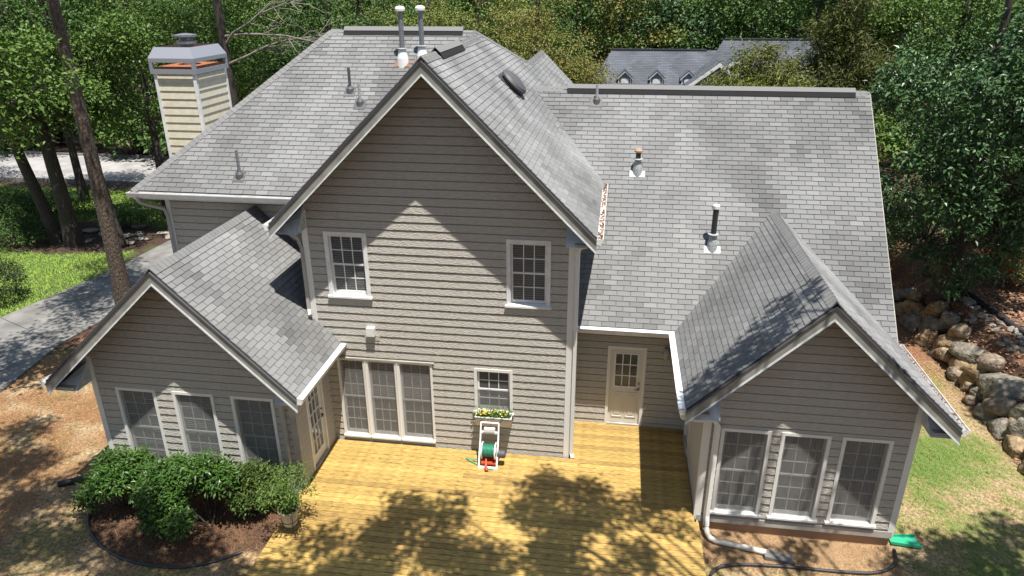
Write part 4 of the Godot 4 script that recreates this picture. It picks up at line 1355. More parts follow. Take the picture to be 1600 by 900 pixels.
	var gl := MB.new()
	gl.bar(Vector3(0, 0.04, -0.06), Vector3(0.52, 0.03, -0.14), 0.02, 0.06)
	gl.bar(Vector3(0, 0.04, 0.14), Vector3(0.56, 0.03, 0.18), 0.02, 0.06)
	put(gl, "lip", M.green_plastic, gs)
	tag(put(ribbed(smooth([Vector3(-9.95, -0.2, 1.65), Vector3(-10.2, -0.25, 1.7), Vector3(-10.5, -0.26, 1.85), Vector3(-11.1, -0.27, 2.2)]), 0.075), "drain_hose", M.black), "black corrugated drain hose lying on bare ground by the left wing", "drain hose")
	var rp := []
	for q in [[11.3, -10.8], [11.55, -9.7], [11.75, -8.8], [11.9, -7.8], [12.0, -6.8], [12.1, -5.8], [12.3, -4.2], [12.6, -2.5]]:
		rp.append(Vector3(q[0], ground_y(q[0], q[1]) + 0.07, q[1]))
	tag(put(ribbed(smooth(rp), 0.095), "drain_pipe", M.black), "long black corrugated pipe running down the slope above the boulders", "pipe")

func smooth(p: Array) -> Array:
	var c := Curve3D.new()
	for i in p.size():
		var t: Vector3 = (p[mini(i + 1, p.size() - 1)] - p[maxi(i - 1, 0)]) * 0.17
		c.add_point(p[i], -t, t)
	c.bake_interval = 0.12
	return Array(c.get_baked_points())

func fill_(n: int, r: float) -> Array:
	var a := []
	for i in n:
		a.append(r)
	return a

func ribbed(p: Array, r: float) -> MB:
	var c := Curve3D.new()
	for q in p:
		c.add_point(q)
	c.bake_interval = 0.018
	var pts := Array(c.get_baked_points())
	var rr := []
	for i in pts.size():
		rr.append(r * (1.0 if i % 2 else 0.88))
	var mb := MB.new()
	mb.tube(pts, rr, 10)
	return mb

# ------------------------------------------------------------------ plants and stones
const DARK := [Color(0.057, 0.112, 0.026), Color(0.063, 0.12, 0.024), Color(0.052, 0.106, 0.028)]
const MID := [Color(0.09, 0.16, 0.03), Color(0.098, 0.163, 0.03), Color(0.083, 0.155, 0.028)]
const LIGHT := [Color(0.15, 0.23, 0.035), Color(0.16, 0.23, 0.035), Color(0.14, 0.225, 0.036)]
const GOLD := [Color(0.19, 0.185, 0.046), Color(0.2, 0.185, 0.05), Color(0.175, 0.185, 0.044)]
const BLUE := [Color(0.066, 0.124, 0.054), Color(0.06, 0.118, 0.055), Color(0.07, 0.128, 0.05)]

func g3(x: float, z: float) -> Vector3:
	return Vector3(x, ground_y(x, z), z)

func build_plants() -> void:
	# shrubs in the bed before the left wing
	var bushes := [[-9.25, 2.55, 0.8, 1.3, "leafy green shrub at the open end of the bed by the black drain hose"], [-8.2, 2.75, 0.82, 1.42, "leafy green shrub under the middle window of the left wing"], [-7.1, 2.85, 0.92, 1.5, "broad glossy shrub in the bed under the left wing's third window"], [-6.3, 2.3, 0.55, 1.15, "feathery light green shrub between the left wing corner and the potted plant"]]
	for i in bushes.size():
		var b: Array = bushes[i]
		var root := thing("shrub", g3(b[0], b[1]), b[4], "shrub", "shrubs before the left wing")
		var st := MB.new()
		var lobes := []
		for k in 13:
			var d := Vector3(rng.randfn(), absf(rng.randfn()) + 0.25, rng.randfn()).normalized()
			var p := Vector3(d.x * b[2] * 0.8, 0.3 + d.y * (b[3] - 0.45) * rng.randf_range(0.6, 1.0), d.z * b[2] * 0.8)
			lobes.append([p, Vector3(1, 0.8, 1) * rng.randf_range(0.18, 0.3)])
			st.tube([Vector3(p.x * 0.1, -0.02, p.z * 0.1), Vector3(p.x * 0.5, p.y * 0.6, p.z * 0.5), p], [0.016, 0.012, 0.006], 5, false)
		put(st, "stems", M.bark_dark, root)
		if i == 3:
			crown(root, lobes, 520, "tiny", [Color(0.07, 0.115, 0.027), Color(0.076, 0.118, 0.028)], "leaf", "foliage", 1.4)
		else:
			crown(root, lobes, 430, "shrub", [Color(0.05, 0.108, 0.02), Color(0.056, 0.115, 0.019), Color(0.045, 0.102, 0.02)], "leaf_glossy", "foliage", 1.0)
	var hd := thing("clipped_hedge", g3(-20.6, -6.7), "rounded clipped evergreen bush beside the concrete driveway", "bush")
	crown(hd, [[Vector3(0, 0.75, 0), Vector3(1.0, 0.75, 1.0)], [Vector3(-0.9, 0.7, 0.2), Vector3(0.9, 0.7, 0.9)]], 420, "tiny", [Color(0.052, 0.08, 0.025), Color(0.057, 0.083, 0.025)], "leaf", "foliage", 2.0, 0.8)
	var hm := MB.new()
	hm.tube([Vector3(0, -0.1, 0), Vector3(0, 0.7, 0)], [0.09, 0.06], 8)
	put(hm, "stem", M.bark_dark, hd)
	# trees left of the house
	tree("tall_tree", "tall straight bare trunk standing between the driveway and the left wing", "", g3(-14.9, -5.8), 19.0, 0.27, Vector3(-0.5, 12.5, 0.5), Vector3(3, 4, 3), 14, 500, "broad", DARK)
	tree("yard_tree", "leaning dark trunk with low leaves in the stone ringed lawn bed", "", g3(-23.2, -13.0), 13.0, 0.28, Vector3(-0.8, 7.0, 0), Vector3(3.6, 4.4, 3.2), 16, 800, "broad", MID, {"bark": "bark_dark", "lean": Vector3(-2.2, 0, 0)})
	tree("yard_tree", "thick dark trunk forked beside its leaning twin in the lawn bed", "", g3(-22.2, -12.7), 14.0, 0.34, Vector3(0.3, 7.5, 0.2), Vector3(3.4, 4.4, 3.2), 16, 800, "broad", DARK, {"bark": "bark_dark", "lean": Vector3(-0.5, 0, 0)})
	tree("yard_tree", "slim dark tree at the house end of the stone ringed lawn bed", "", g3(-19.9, -12.6), 12.0, 0.17, Vector3(0, 7.2, 0), Vector3(2.9, 4, 2.9), 14, 620, "broad", MID, {"bark": "bark_dark", "lean": Vector3(-1.0, 0, 0)})
	tree("maple_tree", "green tree whose leafy branch hangs over the driveway beside the tall bare trunk", "", g3(-17.6, 1.6), 14.0, 0.3, Vector3.ZERO, Vector3.ONE, 0, 900, "broad", MID, {"limbs": 12, "lobes": [
		[Vector3(4.6, 8.9, -3.3), Vector3(0.9, 0.6, 0.9)], [Vector3(5.2, 8.2, -3.6), Vector3(0.75, 0.45, 0.75)], [Vector3(4.3, 7.9, -3.0), Vector3(0.95, 0.6, 0.95)], [Vector3(3.6, 8.6, -2.6), Vector3(1.1, 0.7, 1.0)], [Vector3(4.2, 7.0, -2.9), Vector3(0.8, 0.5, 0.8)], [Vector3(3.3, 7.4, -2.2), Vector3(1.1, 0.7, 1.0)],
		[Vector3(1.5, 10.5, -0.5), Vector3(2.2, 1.6, 2.2)], [Vector3(-1.5, 10.0, 1.0), Vector3(2.2, 1.6, 2.2)], [Vector3(0, 12.5, 0), Vector3(2.4, 1.8, 2.4)], [Vector3(3.0, 11.0, -2.5), Vector3(1.6, 1.2, 1.6)]]})
	for q in [[-26.5, -14.6, 3.2, 1.5], [-24.8, -12.4, 1.5, 1.2], [-27.5, -11.5, 2.0, 1.7], [-21.2, -15.0, 1.0, 0.8]]:
		bush(q[0], q[1], q[2], q[3], DARK, "low dark undergrowth bush in the lawn bed around the trees", "bushes in the lawn bed")
	for i in 14:
		var x := -24.5 + rng.randf() * 6.0
		var z := -14.0 + rng.randf_range(-1.3, 1.2)
		var st := put(boulder(300 + i, Vector3(rng.randf_range(0.25, 0.55), 0.1, rng.randf_range(0.15, 0.3))), "flat_stone", M.pale_stone)
		st.position = g3(x, z) + Vector3(0, 0.06, 0)
		st.rotation.y = rng.randf() * 3.0
		tag(st, "flat pale stone lying in the mulch bed under the lawn trees", "stone", "flat stones in the lawn bed")
	# the magnolia on the bank
	tree("magnolia_tree", "dense glossy leaved evergreen tree on the bank above the boulder wall", "", g3(11.2, -9.0), 11.5, 0.33, Vector3(0.4, 5.2, -0.2), Vector3(3.5, 4.4, 3.3), 30, 1750, "magnolia", [Color(0.055, 0.112, 0.04), Color(0.06, 0.118, 0.038), Color(0.04, 0.086, 0.034)], {"leaf": "leaf_glossy", "bark": "bark_dark", "limbs": 14, "fill": 0.2, "trunk_top": 9.0, "more": [[Vector3(-0.9, 1.7, 0.9), Vector3(0.9, 0.6, 0.8)], [Vector3(0.3, 1.4, 1.3), Vector3(0.9, 0.6, 0.8)], [Vector3(-0.2, 0.95, 1.2), Vector3(0.6, 0.4, 0.5)], [Vector3(-1.9, 2.6, 0.6), Vector3(0.9, 0.7, 0.9)], [Vector3(1.2, 2.1, 1.4), Vector3(0.9, 0.7, 0.9)], [Vector3(-2.6, 3.6, 0.3), Vector3(0.8, 0.7, 0.9)], [Vector3(2.2, 1.9, 1.5), Vector3(0.6, 0.35, 0.6)]]})
	tree("magnolia_tree", "second glossy evergreen tree further up the bank behind the first", "", g3(15.4, -11.5), 12.0, 0.3, Vector3(0, 6.2, 0), Vector3(3.6, 4.4, 3.4), 26, 1100, "magnolia", [Color(0.055, 0.112, 0.04), Color(0.06, 0.118, 0.038)], {"leaf": "leaf_glossy", "bark": "bark_dark", "limbs": 10, "fill": 0.2})
	# trees between the house and the street
	tree("oak_tree", "golden green oak behind the tall gable roof", "", g3(-3.0, -19.5), 12.0, 0.25, Vector3(0.2, 6.8, 0), Vector3(3.6, 4.0, 3.4), 26, 1500, "small", GOLD, {"limbs": 12})
	tree("oak_tree", "golden green oak beside the flues behind the main ridge", "", g3(-8.0, -20.5), 12.5, 0.25, Vector3(0, 7.2, 0), Vector3(3.6, 4.2, 3.4), 24, 1300, "small", [Color(0.15, 0.175, 0.04), Color(0.16, 0.178, 0.042)], {"limbs": 10})
	tree("cedar_tree", "yellowish bushy cedar rising behind the broad right roof", "", g3(5.6, -14.0), 9.4, 0.16, Vector3(0, 5.6, 0), Vector3(2.3, 3.1, 2.1), 30, 1500, "needle", [Color(0.16, 0.18, 0.042), Color(0.17, 0.185, 0.045)], {"fill": 0.3})
	tree("cedar_tree", "olive green feathery cedar between the far roof and the magnolia", "", g3(9.0, -15.5), 10.5, 0.18, Vector3(0, 6.2, 0), Vector3(2.5, 4.2, 2.3), 30, 1700, "needle", [Color(0.102, 0.12, 0.032), Color(0.11, 0.123, 0.034)], {"fill": 0.3})
	var bare := tree("pine_tree", "tall dark bare trunk rising behind the chimney", "", g3(-15.7, -15.9), 20.0, 0.28, Vector3(0, 15.0, 0), Vector3(3.5, 3.5, 3.5), 12, 420, "needle", MID, {"bark": "bark_dark", "limbs": 5})
	for q in [[Vector3(0.1, 7.2, 0), Vector3(4.6, 8.4, 0.8)], [Vector3(0.1, 8.3, 0), Vector3(5.0, 8.1, 1.2)], [Vector3(0.1, 8.0, 0), Vector3(3.2, 9.6, 0.5)]]:
		var mb := MB.new()
		var lp := limb_path(q[0], q[1], 0.2)
		mb.tube(lp, [0.055, 0.05, 0.042, 0.034, 0.026, 0.012], 6, false)
		for k in 16:
			var s: Vector3 = lp[rng.randi_range(2, 5)]
			var e := s + Vector3(rng.randf_range(0.1, 1.5), rng.randfn() * 0.55, rng.randfn() * 0.6)
			var m := s.lerp(e, 0.5) + Vector3(0, rng.randfn() * 0.12, 0)
			mb.tube([s, m, e], [0.02, 0.014, 0.005], 5, false)
			mb.tube([m, m + Vector3(rng.randfn() * 0.4, rng.randfn() * 0.4, rng.randfn() * 0.3)], [0.01, 0.004], 4, false)
		put(mb, "dead_limb", M.dead_wood, bare)
	for q in [[-20.5, -17.0, 13, MID, 4.0], [-12.3, -19.0, 12, DARK, 3.6], [-17.8, -19.5, 12, MID, 3.8], [-26.5, -19.0, 14, DARK, 4.4], [-31.0, -16.5, 14, MID, 4.4], [-36.0, -20.0, 14, DARK, 4.6], [14.0, -18.5, 12, MID, 3.6], [19.0, -16.0, 13, DARK, 4.0], [20.0, -22.0, 13, MID, 4.2]]:
		tree("woodland_tree", "leafy tree on the near side of the street behind the house", "trees before the street", g3(q[0], q[1]), q[2], 0.22, Vector3(0, q[2] * 0.56, 0), Vector3(q[4], q[2] * 0.36, q[4]), 22, 950, "broad", q[3], {"bark": "bark_dark"})
	# the wood across the street
	var spots := []
	for row in [[42.0, 6.0, -1.06, 0.62], [53.0, 6.5, -1.04, 0.6], [68.0, 7.5, -1.02, 0.6], [90.0, 9.5, -1.0, 0.6], [125.0, 14.0, -1.0, 0.6]]:
		var x: float = row[0] * row[2]
		while x < row[0] * row[3]:
			var px := x + rng.randf_range(-1.5, 1.5) + 0.7
			var pz: float = 13.5 - row[0] + rng.randf_range(-2.5, 2.5)
			x += row[1]
			if px > -5.0 and px < 19.0 and pz > -60.0 and pz < -26.0:
				continue
			spots.append([px, pz, row[0]])
	for i in 9:
		spots.append([-8.0 + i * 4.2 + rng.randf(), -57.0 - rng.randf() * 5.0, 70.0])
		spots.append([-6.0 + i * 4.2 + rng.randf(), -66.0 - rng.randf() * 5.0, 78.0])
	var pals := [DARK, MID, GOLD, BLUE, MID, DARK, LIGHT]
	for s in spots:
		var k := rng.randi_range(0, 6)
		if k == 6 and rng.randf() < 0.6: k = 1
		var h := rng.randf_range(13.0, 19.0)
		var w := rng.randf_range(3.6, 5.4) * (1.0 if s[2] < 60 else 1.35)
		var words: String = ["dark green", "mid green", "golden green", "bluish green", "mid green", "dark green", "light green"][k]
		tree("forest_tree", words + " tall tree in the dense wood across the street", words + " forest trees", g3(s[0], s[1]), h, 0.26, Vector3(0, h * 0.5, 0), Vector3(w, h * 0.42, w), 20, 620 if s[2] < 60 else 430, "broad" if s[2] < 50 else "far", pals[k], {"bark": "bark_dark", "limbs": 7, "scale": 1.25 if s[2] < 50 else (1.0 if s[2] < 80 else 1.4)})
	for i in 44:
		var k := -1.0 + 1.6 * i / 43.0
		var dep := 41.0 + rng.randf() * 7.0
		if k > -0.13 and k < 0.3: dep += 24.0
		bush(0.7 + dep * k, 13.5 - dep, rng.randf_range(2.0, 3.4), rng.randf_range(2.5, 4.5), DARK if rng.randf() < 0.6 else MID, "dark undergrowth bush at the edge of the wood across the street", "undergrowth across the street", "far")
	for q in [[8.9, -12.0, 1.1, 1.6], [9.6, -13.2, 1.5, 2.4], [12.5, -14.2, 1.6, 2.2], [10.8, -15.0, 1.8, 3.0], [17.5, -14.5, 2.0, 3.0]]:
		bush(q[0], q[1], q[2], q[3], [Color(0.095, 0.135, 0.048), Color(0.1, 0.138, 0.05)], "grey green bush on the leaf strewn bank behind the magnolia", "bushes on the bank")
	# oaks at the foot of the yard: their boughs shade the deck, the bed and the right wing
	var s := SUN
	var over := func(list: Array, h: float, base: Vector3) -> Array:
		var out := []
		for p in list:
			var hh := h + rng.randf_range(-0.5, 1.2)
			out.append([Vector3(p[0], p[1], p[2]) + s * (hh - p[1]) - base, Vector3(p[3], p[3] * 0.7, p[3])])
		return out
	var b1 := g3(-11.5, 9.5)
	tree("yard_oak", "tall oak at the foot of the yard reaching over the shrub bed", "", b1, 16.0, 0.36, Vector3.ZERO, Vector3.ONE, 0, 900, "broad", MID, {"limb_from": 10.6, "limbs": 20, "fill": 0.1, "lobes": over.call([[-12.6, -0.35, 1.6, 0.8], [-11.4, -0.35, 2.7, 0.7], [-10.7, -0.35, 2.2, 0.5], [-10.8, -0.35, 4.0, 0.9], [-9.6, -0.35, 3.7, 0.7], [-8.3, -0.35, 3.6, 0.6], [-7.0, -0.35, 3.7, 0.55], [-7.8, -0.35, 4.6, 0.9], [-6.2, -0.35, 4.4, 0.7], [-12.4, -0.35, 4.2, 1.0], [-10.6, -0.35, 1.3, 0.4], [-4.6, 0, 3.4, 0.35], [-5.0, 0, 4.6, 0.6], [-13.5, -0.35, 0.4, 0.5]], 11.2, b1)})
	var b2 := g3(8.8, 10.5)
	tree("yard_oak", "tall oak at the foot of the yard reaching over the golden deck", "", b2, 17.0, 0.4, Vector3.ZERO, Vector3.ONE, 0, 1000, "broad", MID, {"limb_from": 10.8, "limbs": 26, "fill": 0.1, "lobes": over.call([[-3.04, 0, 2.25, 0.34], [-3.3, 0, 3.2, 0.5], [-2.2, 0, 3.3, 0.5], [-2.3, 0, 2.2, 0.28], [-1.3, 0, 3.5, 0.4], [-3.6, 0, 4.3, 0.8], [-0.3, 0, 1.2, 0.4], [0.5, 0, 1.15, 0.32], [-0.6, 0, 2.0, 0.36], [0.05, 0, 2.3, 0.5], [0.85, 0, 1.85, 0.34], [1.5, 0, 1.6, 0.24], [0.0, 0, 3.2, 0.55], [1.5, 0, 2.9, 0.28], [0.9, 0, 4.2, 0.7], [-1.2, 0, 4.6, 0.8], [2.2, 0, 1.9, 0.18], [2.6, 3.2, 1.9, 0.25], [3.3, 3.9, 1.75, 0.3], [3.9, 4.5, 1.2, 0.2], [3.7, 1.1, 1.65, 0.15], [5.1, 0.5, 1.65, 0.16], [3.2, -0.3, 2.2, 0.22], [4.6, -0.3, 2.1, 0.24]], 11.2, b2)})
	var b3 := g3(13.5, 8.0)
	tree("yard_oak", "tall oak at the right end of the yard shading the patchy lawn", "", b3, 16.0, 0.36, Vector3.ZERO, Vector3.ONE, 0, 620, "broad", MID, {"limb_from": 10.6, "limbs": 16, "fill": 0.1, "lobes": over.call([[7.5, -0.35, 1.8, 0.6], [8.3, -0.35, 1.5, 0.5], [9.1, -0.35, 0.9, 0.5], [6.9, -0.35, 2.4, 0.6], [8.6, -0.35, 2.6, 0.9], [9.8, -0.35, 1.6, 0.6], [7.0, -0.35, 3.4, 0.8], [10.7, 0.2, -3.4, 0.4], [11.2, 0.5, -7.2, 0.6], [11.6, 0.9, -5.4, 0.5]], 11.2, b3)})
	for q in [[-9.0, 15.5], [-4.0, 17.0], [1.5, 17.5], [6.5, 16.0], [12.5, 14.5], [-15.0, 14.0], [-6.5, 22.0], [0.0, 23.0], [7.0, 22.5], [15.0, 21.0], [-14.0, 21.0]]:
		tree("backyard_tree", "broad leafy tree in the wood at the foot of the yard", "trees at the foot of the yard", g3(q[0], q[1]), 14.0, 0.24, Vector3(0, 8.0, 1.0), Vector3(3.4, 4.8, 3.0), 16, 420, "broad", MID, {"limbs": 6, "scale": 1.5})
	# grass
	var g := []
	for i in 60000:
		var x := rng.randf_range(6.4, 10.6)
		var z := rng.randf_range(-6.5, 5.0)
		var k := green_at(x, z)
		if rng.randf() < k * 0.95:
			g.append([Transform3D(Basis(Vector3.UP, rng.randf() * TAU).scaled(Vector3.ONE * rng.randf_range(0.6, 1.2)), Vector3(x, ground_y(x, z), z)), Color(0.12, 0.24, 0.03).lerp(Color(0.32, 0.36, 0.08), rng.randf() * (1.4 - k))])
		elif rng.randf() < 0.35:
			g.append([Transform3D(Basis(Vector3.UP, rng.randf() * TAU).scaled(Vector3.ONE * rng.randf_range(0.4, 0.8)), Vector3(x, ground_y(x, z), z)), Color(0.62, 0.5, 0.28).lerp(Color(0.4, 0.34, 0.14), rng.randf())])
	scatter("grass", "patchy half dry grass between the right wing and the boulder wall", "grass", g, tuft(5, 9, 0.055, 0.03, 0.5, 0.004), "grass")
	g = []
	for i in 42000:
		var x := rng.randf_range(-42.0, -12.2)
		var z := rng.randf_range(-21.0, -3.0)
		if x > -19.0 and z > -13.0:
			continue
		if x > -18.9 and x < -15.0:
			continue
		var k := green_at(x, z)
		if rng.randf() < k:
			g.append([Transform3D(Basis(Vector3.UP, rng.randf() * TAU).scaled(Vector3.ONE * rng.randf_range(1.3, 2.2)), Vector3(x, ground_y(x, z), z)), Color(0.14, 0.26, 0.03).lerp(Color(0.26, 0.36, 0.05), rng.randf())])
	scatter("grass", "bright green mown lawn beyond the driveway", "grass", g, tuft(6, 9, 0.06, 0.04, 0.5, 0.006), "grass")
	g = []
	for i in 26000:
		var x := rng.randf_range(-15.8, -5.6)
		var z := rng.randf_range(-4.0, 6.0)
		if x > -9.95 and z < 1.9 or in_bed(x, z):
			continue
		var k := green_at(x, z)
		if rng.randf() < k * 0.6:
			g.append([Transform3D(Basis(Vector3.UP, rng.randf() * TAU).scaled(Vector3.ONE * rng.randf_range(0.4, 0.9)), Vector3(x, ground_y(x, z), z)), Color(0.12, 0.17, 0.03).lerp(Color(0.22, 0.22, 0.06), rng.randf())])
	scatter("grass", "thin sparse grass on the bare ground left of the left wing", "grass", g, tuft(7, 9, 0.05, 0.035, 0.55, 0.004), "grass")
	# pine straw and fallen leaves
	g = []
	for i in 26000:
		var x := rng.randf_range(-15.6, -5.6)
		var z := rng.randf_range(-6.0, 5.0)
		if x > -9.95 and z < 1.9:
			continue
		var n := gn.get_noise_2d(x * 14.0, z * 14.0) * 0.5 + 0.5
		var want := 0.12
		if in_bed(x, z): want = 0.55
		elif x < -11.0 and n > 0.45: want = 0.85
		if rng.randf() < want:
			g.append([Transform3D(Basis(Vector3.UP, rng.randf() * TAU).scaled(Vector3.ONE * rng.randf_range(0.6, 1.3)), Vector3(x, ground_y(x, z) + 0.004, z)), (Color(0.55, 0.31, 0.14) if not in_bed(x, z) else Color(0.2, 0.11, 0.06)).lerp(Color(0.22, 0.11, 0.05), rng.randf())])
	for i in 5200:
		var x := rng.randf_range(2.85, 6.35)
		var z := rng.randf_range(1.62, 2.45)
		g.append([Transform3D(Basis(Vector3.UP, rng.randf() * TAU).scaled(Vector3.ONE * rng.randf_range(0.5, 1.1)), Vector3(x, ground_y(x, z) + 0.006, z)), Color(0.72, 0.5, 0.28).lerp(Color(0.22, 0.11, 0.05), rng.randf())])
	scatter("pine_straw", "loose orange brown pine straw strewn over beds and bare soil", "pine straw", g, tuft(8, 8, 0.14, 0.06, 0.94, 0.004), "straw")
	g = []
	var lf := MB.new()
	lf.tri(Vector3(0.05, 0.005, 0), Vector3(-0.03, 0.0, 0.03), Vector3(-0.05, 0.02, -0.01), Vector3.UP)
	lf.tri(Vector3(0.05, 0.005, 0), Vector3(-0.05, 0.02, -0.01), Vector3(-0.01, 0.005, -0.035), Vector3.UP)
	for i in 15000:
		var x := rng.randf_range(10.3, 17.5)
		var z := rng.randf_range(-15.0, -1.0)
		g.append([Transform3D(Basis(Vector3.UP, rng.randf() * TAU).rotated(Vector3(1, 0, 0), rng.randfn() * 0.3).scaled(Vector3.ONE * rng.randf_range(0.6, 1.4)), Vector3(x, ground_y(x, z) + 0.012, z)), Color(0.4, 0.21, 0.11).lerp(Color(0.16, 0.09, 0.06), rng.randf())])
	scatter("fallen_leaves", "brown fallen leaves covering the bank above the boulder wall", "leaves", g, lf.mesh(), "straw")
	# dead fern
	var fern := thing("dead_shrub", g3(13.5, -9.6), "dry rust brown shrub on the bank beside the black pipe", "shrub")
	var fst := MB.new()
	var lob := []
	for k in 14:
		var p := Vector3(rng.randfn() * 0.55, rng.randf_range(0.25, 0.95), rng.randfn() * 0.55)
		lob.append([p, Vector3(0.25, 0.2, 0.25)])
		fst.tube([Vector3(p.x * 0.2, -0.02, p.z * 0.2), p], [0.014, 0.006], 5, false)
	put(fst, "stems", M.bark_dark, fern)
	crown(fern, lob, 200, "shrub", [Color(0.4, 0.195, 0.08), Color(0.43, 0.21, 0.085)], "leaf", "foliage", 1.2)

func bush(x: float, z: float, r: float, h: float, pal: Array, label: String, group: String, kind := "small") -> void:
	var root := thing("bush", g3(x, z), label, "bush", group)
	var lobes := []
	var st := MB.new()
	for k in 9:
		var d := Vector3(rng.randfn(), absf(rng.randfn()), rng.randfn()).normalized()
		var p := Vector3(d.x * r * 0.7, h * 0.25 + d.y * h * 0.55, d.z * r * 0.7)
		lobes.append([p, Vector3(r * 0.42, h * 0.25, r * 0.42)])
		st.tube([Vector3(p.x * 0.1, -0.1, p.z * 0.1), p], [0.04, 0.015], 5, false)
	put(st, "stems", M.bark_dark, root)
	crown(root, lobes, int(70 * r * r) if kind == "small" else int(14 * r * r), kind, pal, "leaf", "foliage", 1.0, 0.4)

func build_stones() -> void:
	var list := [[10.69, 0.0, -9.54, 0.36], [10.52, -0.26, -9.07, 0.41], [10.72, 0.03, -8.1, 0.37], [10.94, 0.35, -8.63, 0.39], [10.97, 0.4, -7.76, 0.32], [10.52, -0.25, -7.75, 0.34], [10.75, 0.08, -7.0, 0.39], [11.01, 0.46, -6.84, 0.31], [10.89, 0.28, -6.03, 0.37], [10.61, -0.11, -6.48, 0.28], [10.67, -0.03, -5.88, 0.26], [10.94, 0.36, -5.09, 0.38], [10.72, 0.04, -5.09, 0.36], [10.53, -0.24, -4.92, 0.21], [10.63, -0.09, -4.36, 0.27], [10.9, 0.3, -4.01, 0.5], [10.48, -0.31, -4.32, 0.24], [10.69, 0.0, -3.55, 0.33], [10.47, -0.32, -3.67, 0.32], [10.51, -0.26, -2.95, 0.34], [10.62, -0.11, -2.74, 0.24], [10.85, 0.23, -3.01, 0.26], [10.45, -0.35, -2.09, 0.35], [10.71, 0.03, -2.46, 0.29], [10.73, 0.05, -10.67, 0.32], [10.9, 0.3, -9.75, 0.32], [10.5, -0.25, -10.0, 0.34], [10.5, -0.25, -5.5, 0.28], [10.5, -0.25, -6.9, 0.27], [10.5, -0.2, -1.3, 0.36], [10.8, 0.15, -1.7, 0.34], [10.8, 0.2, -0.8, 0.36], [10.5, -0.25, -0.5, 0.38], [10.6, -0.2, 0.4, 0.4], [10.9, 0.25, 0.2, 0.35], [11.15, 0.62, -2.2, 0.3], [11.15, 0.62, -0.9, 0.3]]
	var shapes := []
	for i in 9:
		shapes.append(boulder(40 + i, Vector3(1.25, 0.86, 0.95)))
	for i in list.size():
		var b: Array = list[i]
		var o := put(shapes[i % 9], "boulder", M["stone%d" % rng.randi_range(0, 3)])
		o.position = Vector3(b[0], b[1], b[2])
		o.rotation = Vector3(rng.randf_range(-0.25, 0.25), PI / 2 + rng.randf_range(-0.5, 0.5), -0.5 + rng.randf_range(-0.25, 0.25))
		o.scale = Vector3.ONE * b[3] * 1.25
		tag(o, "weathered brown boulder stacked in the dry stone retaining wall", "boulder", "boulders of the retaining wall")
	for i in 110:
		var x := rng.randf_range(11.3, 12.0)
		var z := rng.randf_range(-7.5, -1.5)
		if i > 80:
			z = rng.randf_range(-9.8, -7.0)
			x = rng.randf_range(11.1, 11.7)
		var r := rng.randf_range(0.05, 0.15)
		var o := put(shapes[i % 9], "pale_rock", M.pale_stone)
		o.position = g3(x, z) + Vector3(0, r * 0.3, 0)
		o.rotation = Vector3(0, rng.randf() * TAU, rng.randfn() * 0.2)
		o.scale = Vector3(r, r * 0.7, r)
		tag(o, "small pale rock scattered along the top of the boulder wall", "rock", "pale rocks above the boulder wall")

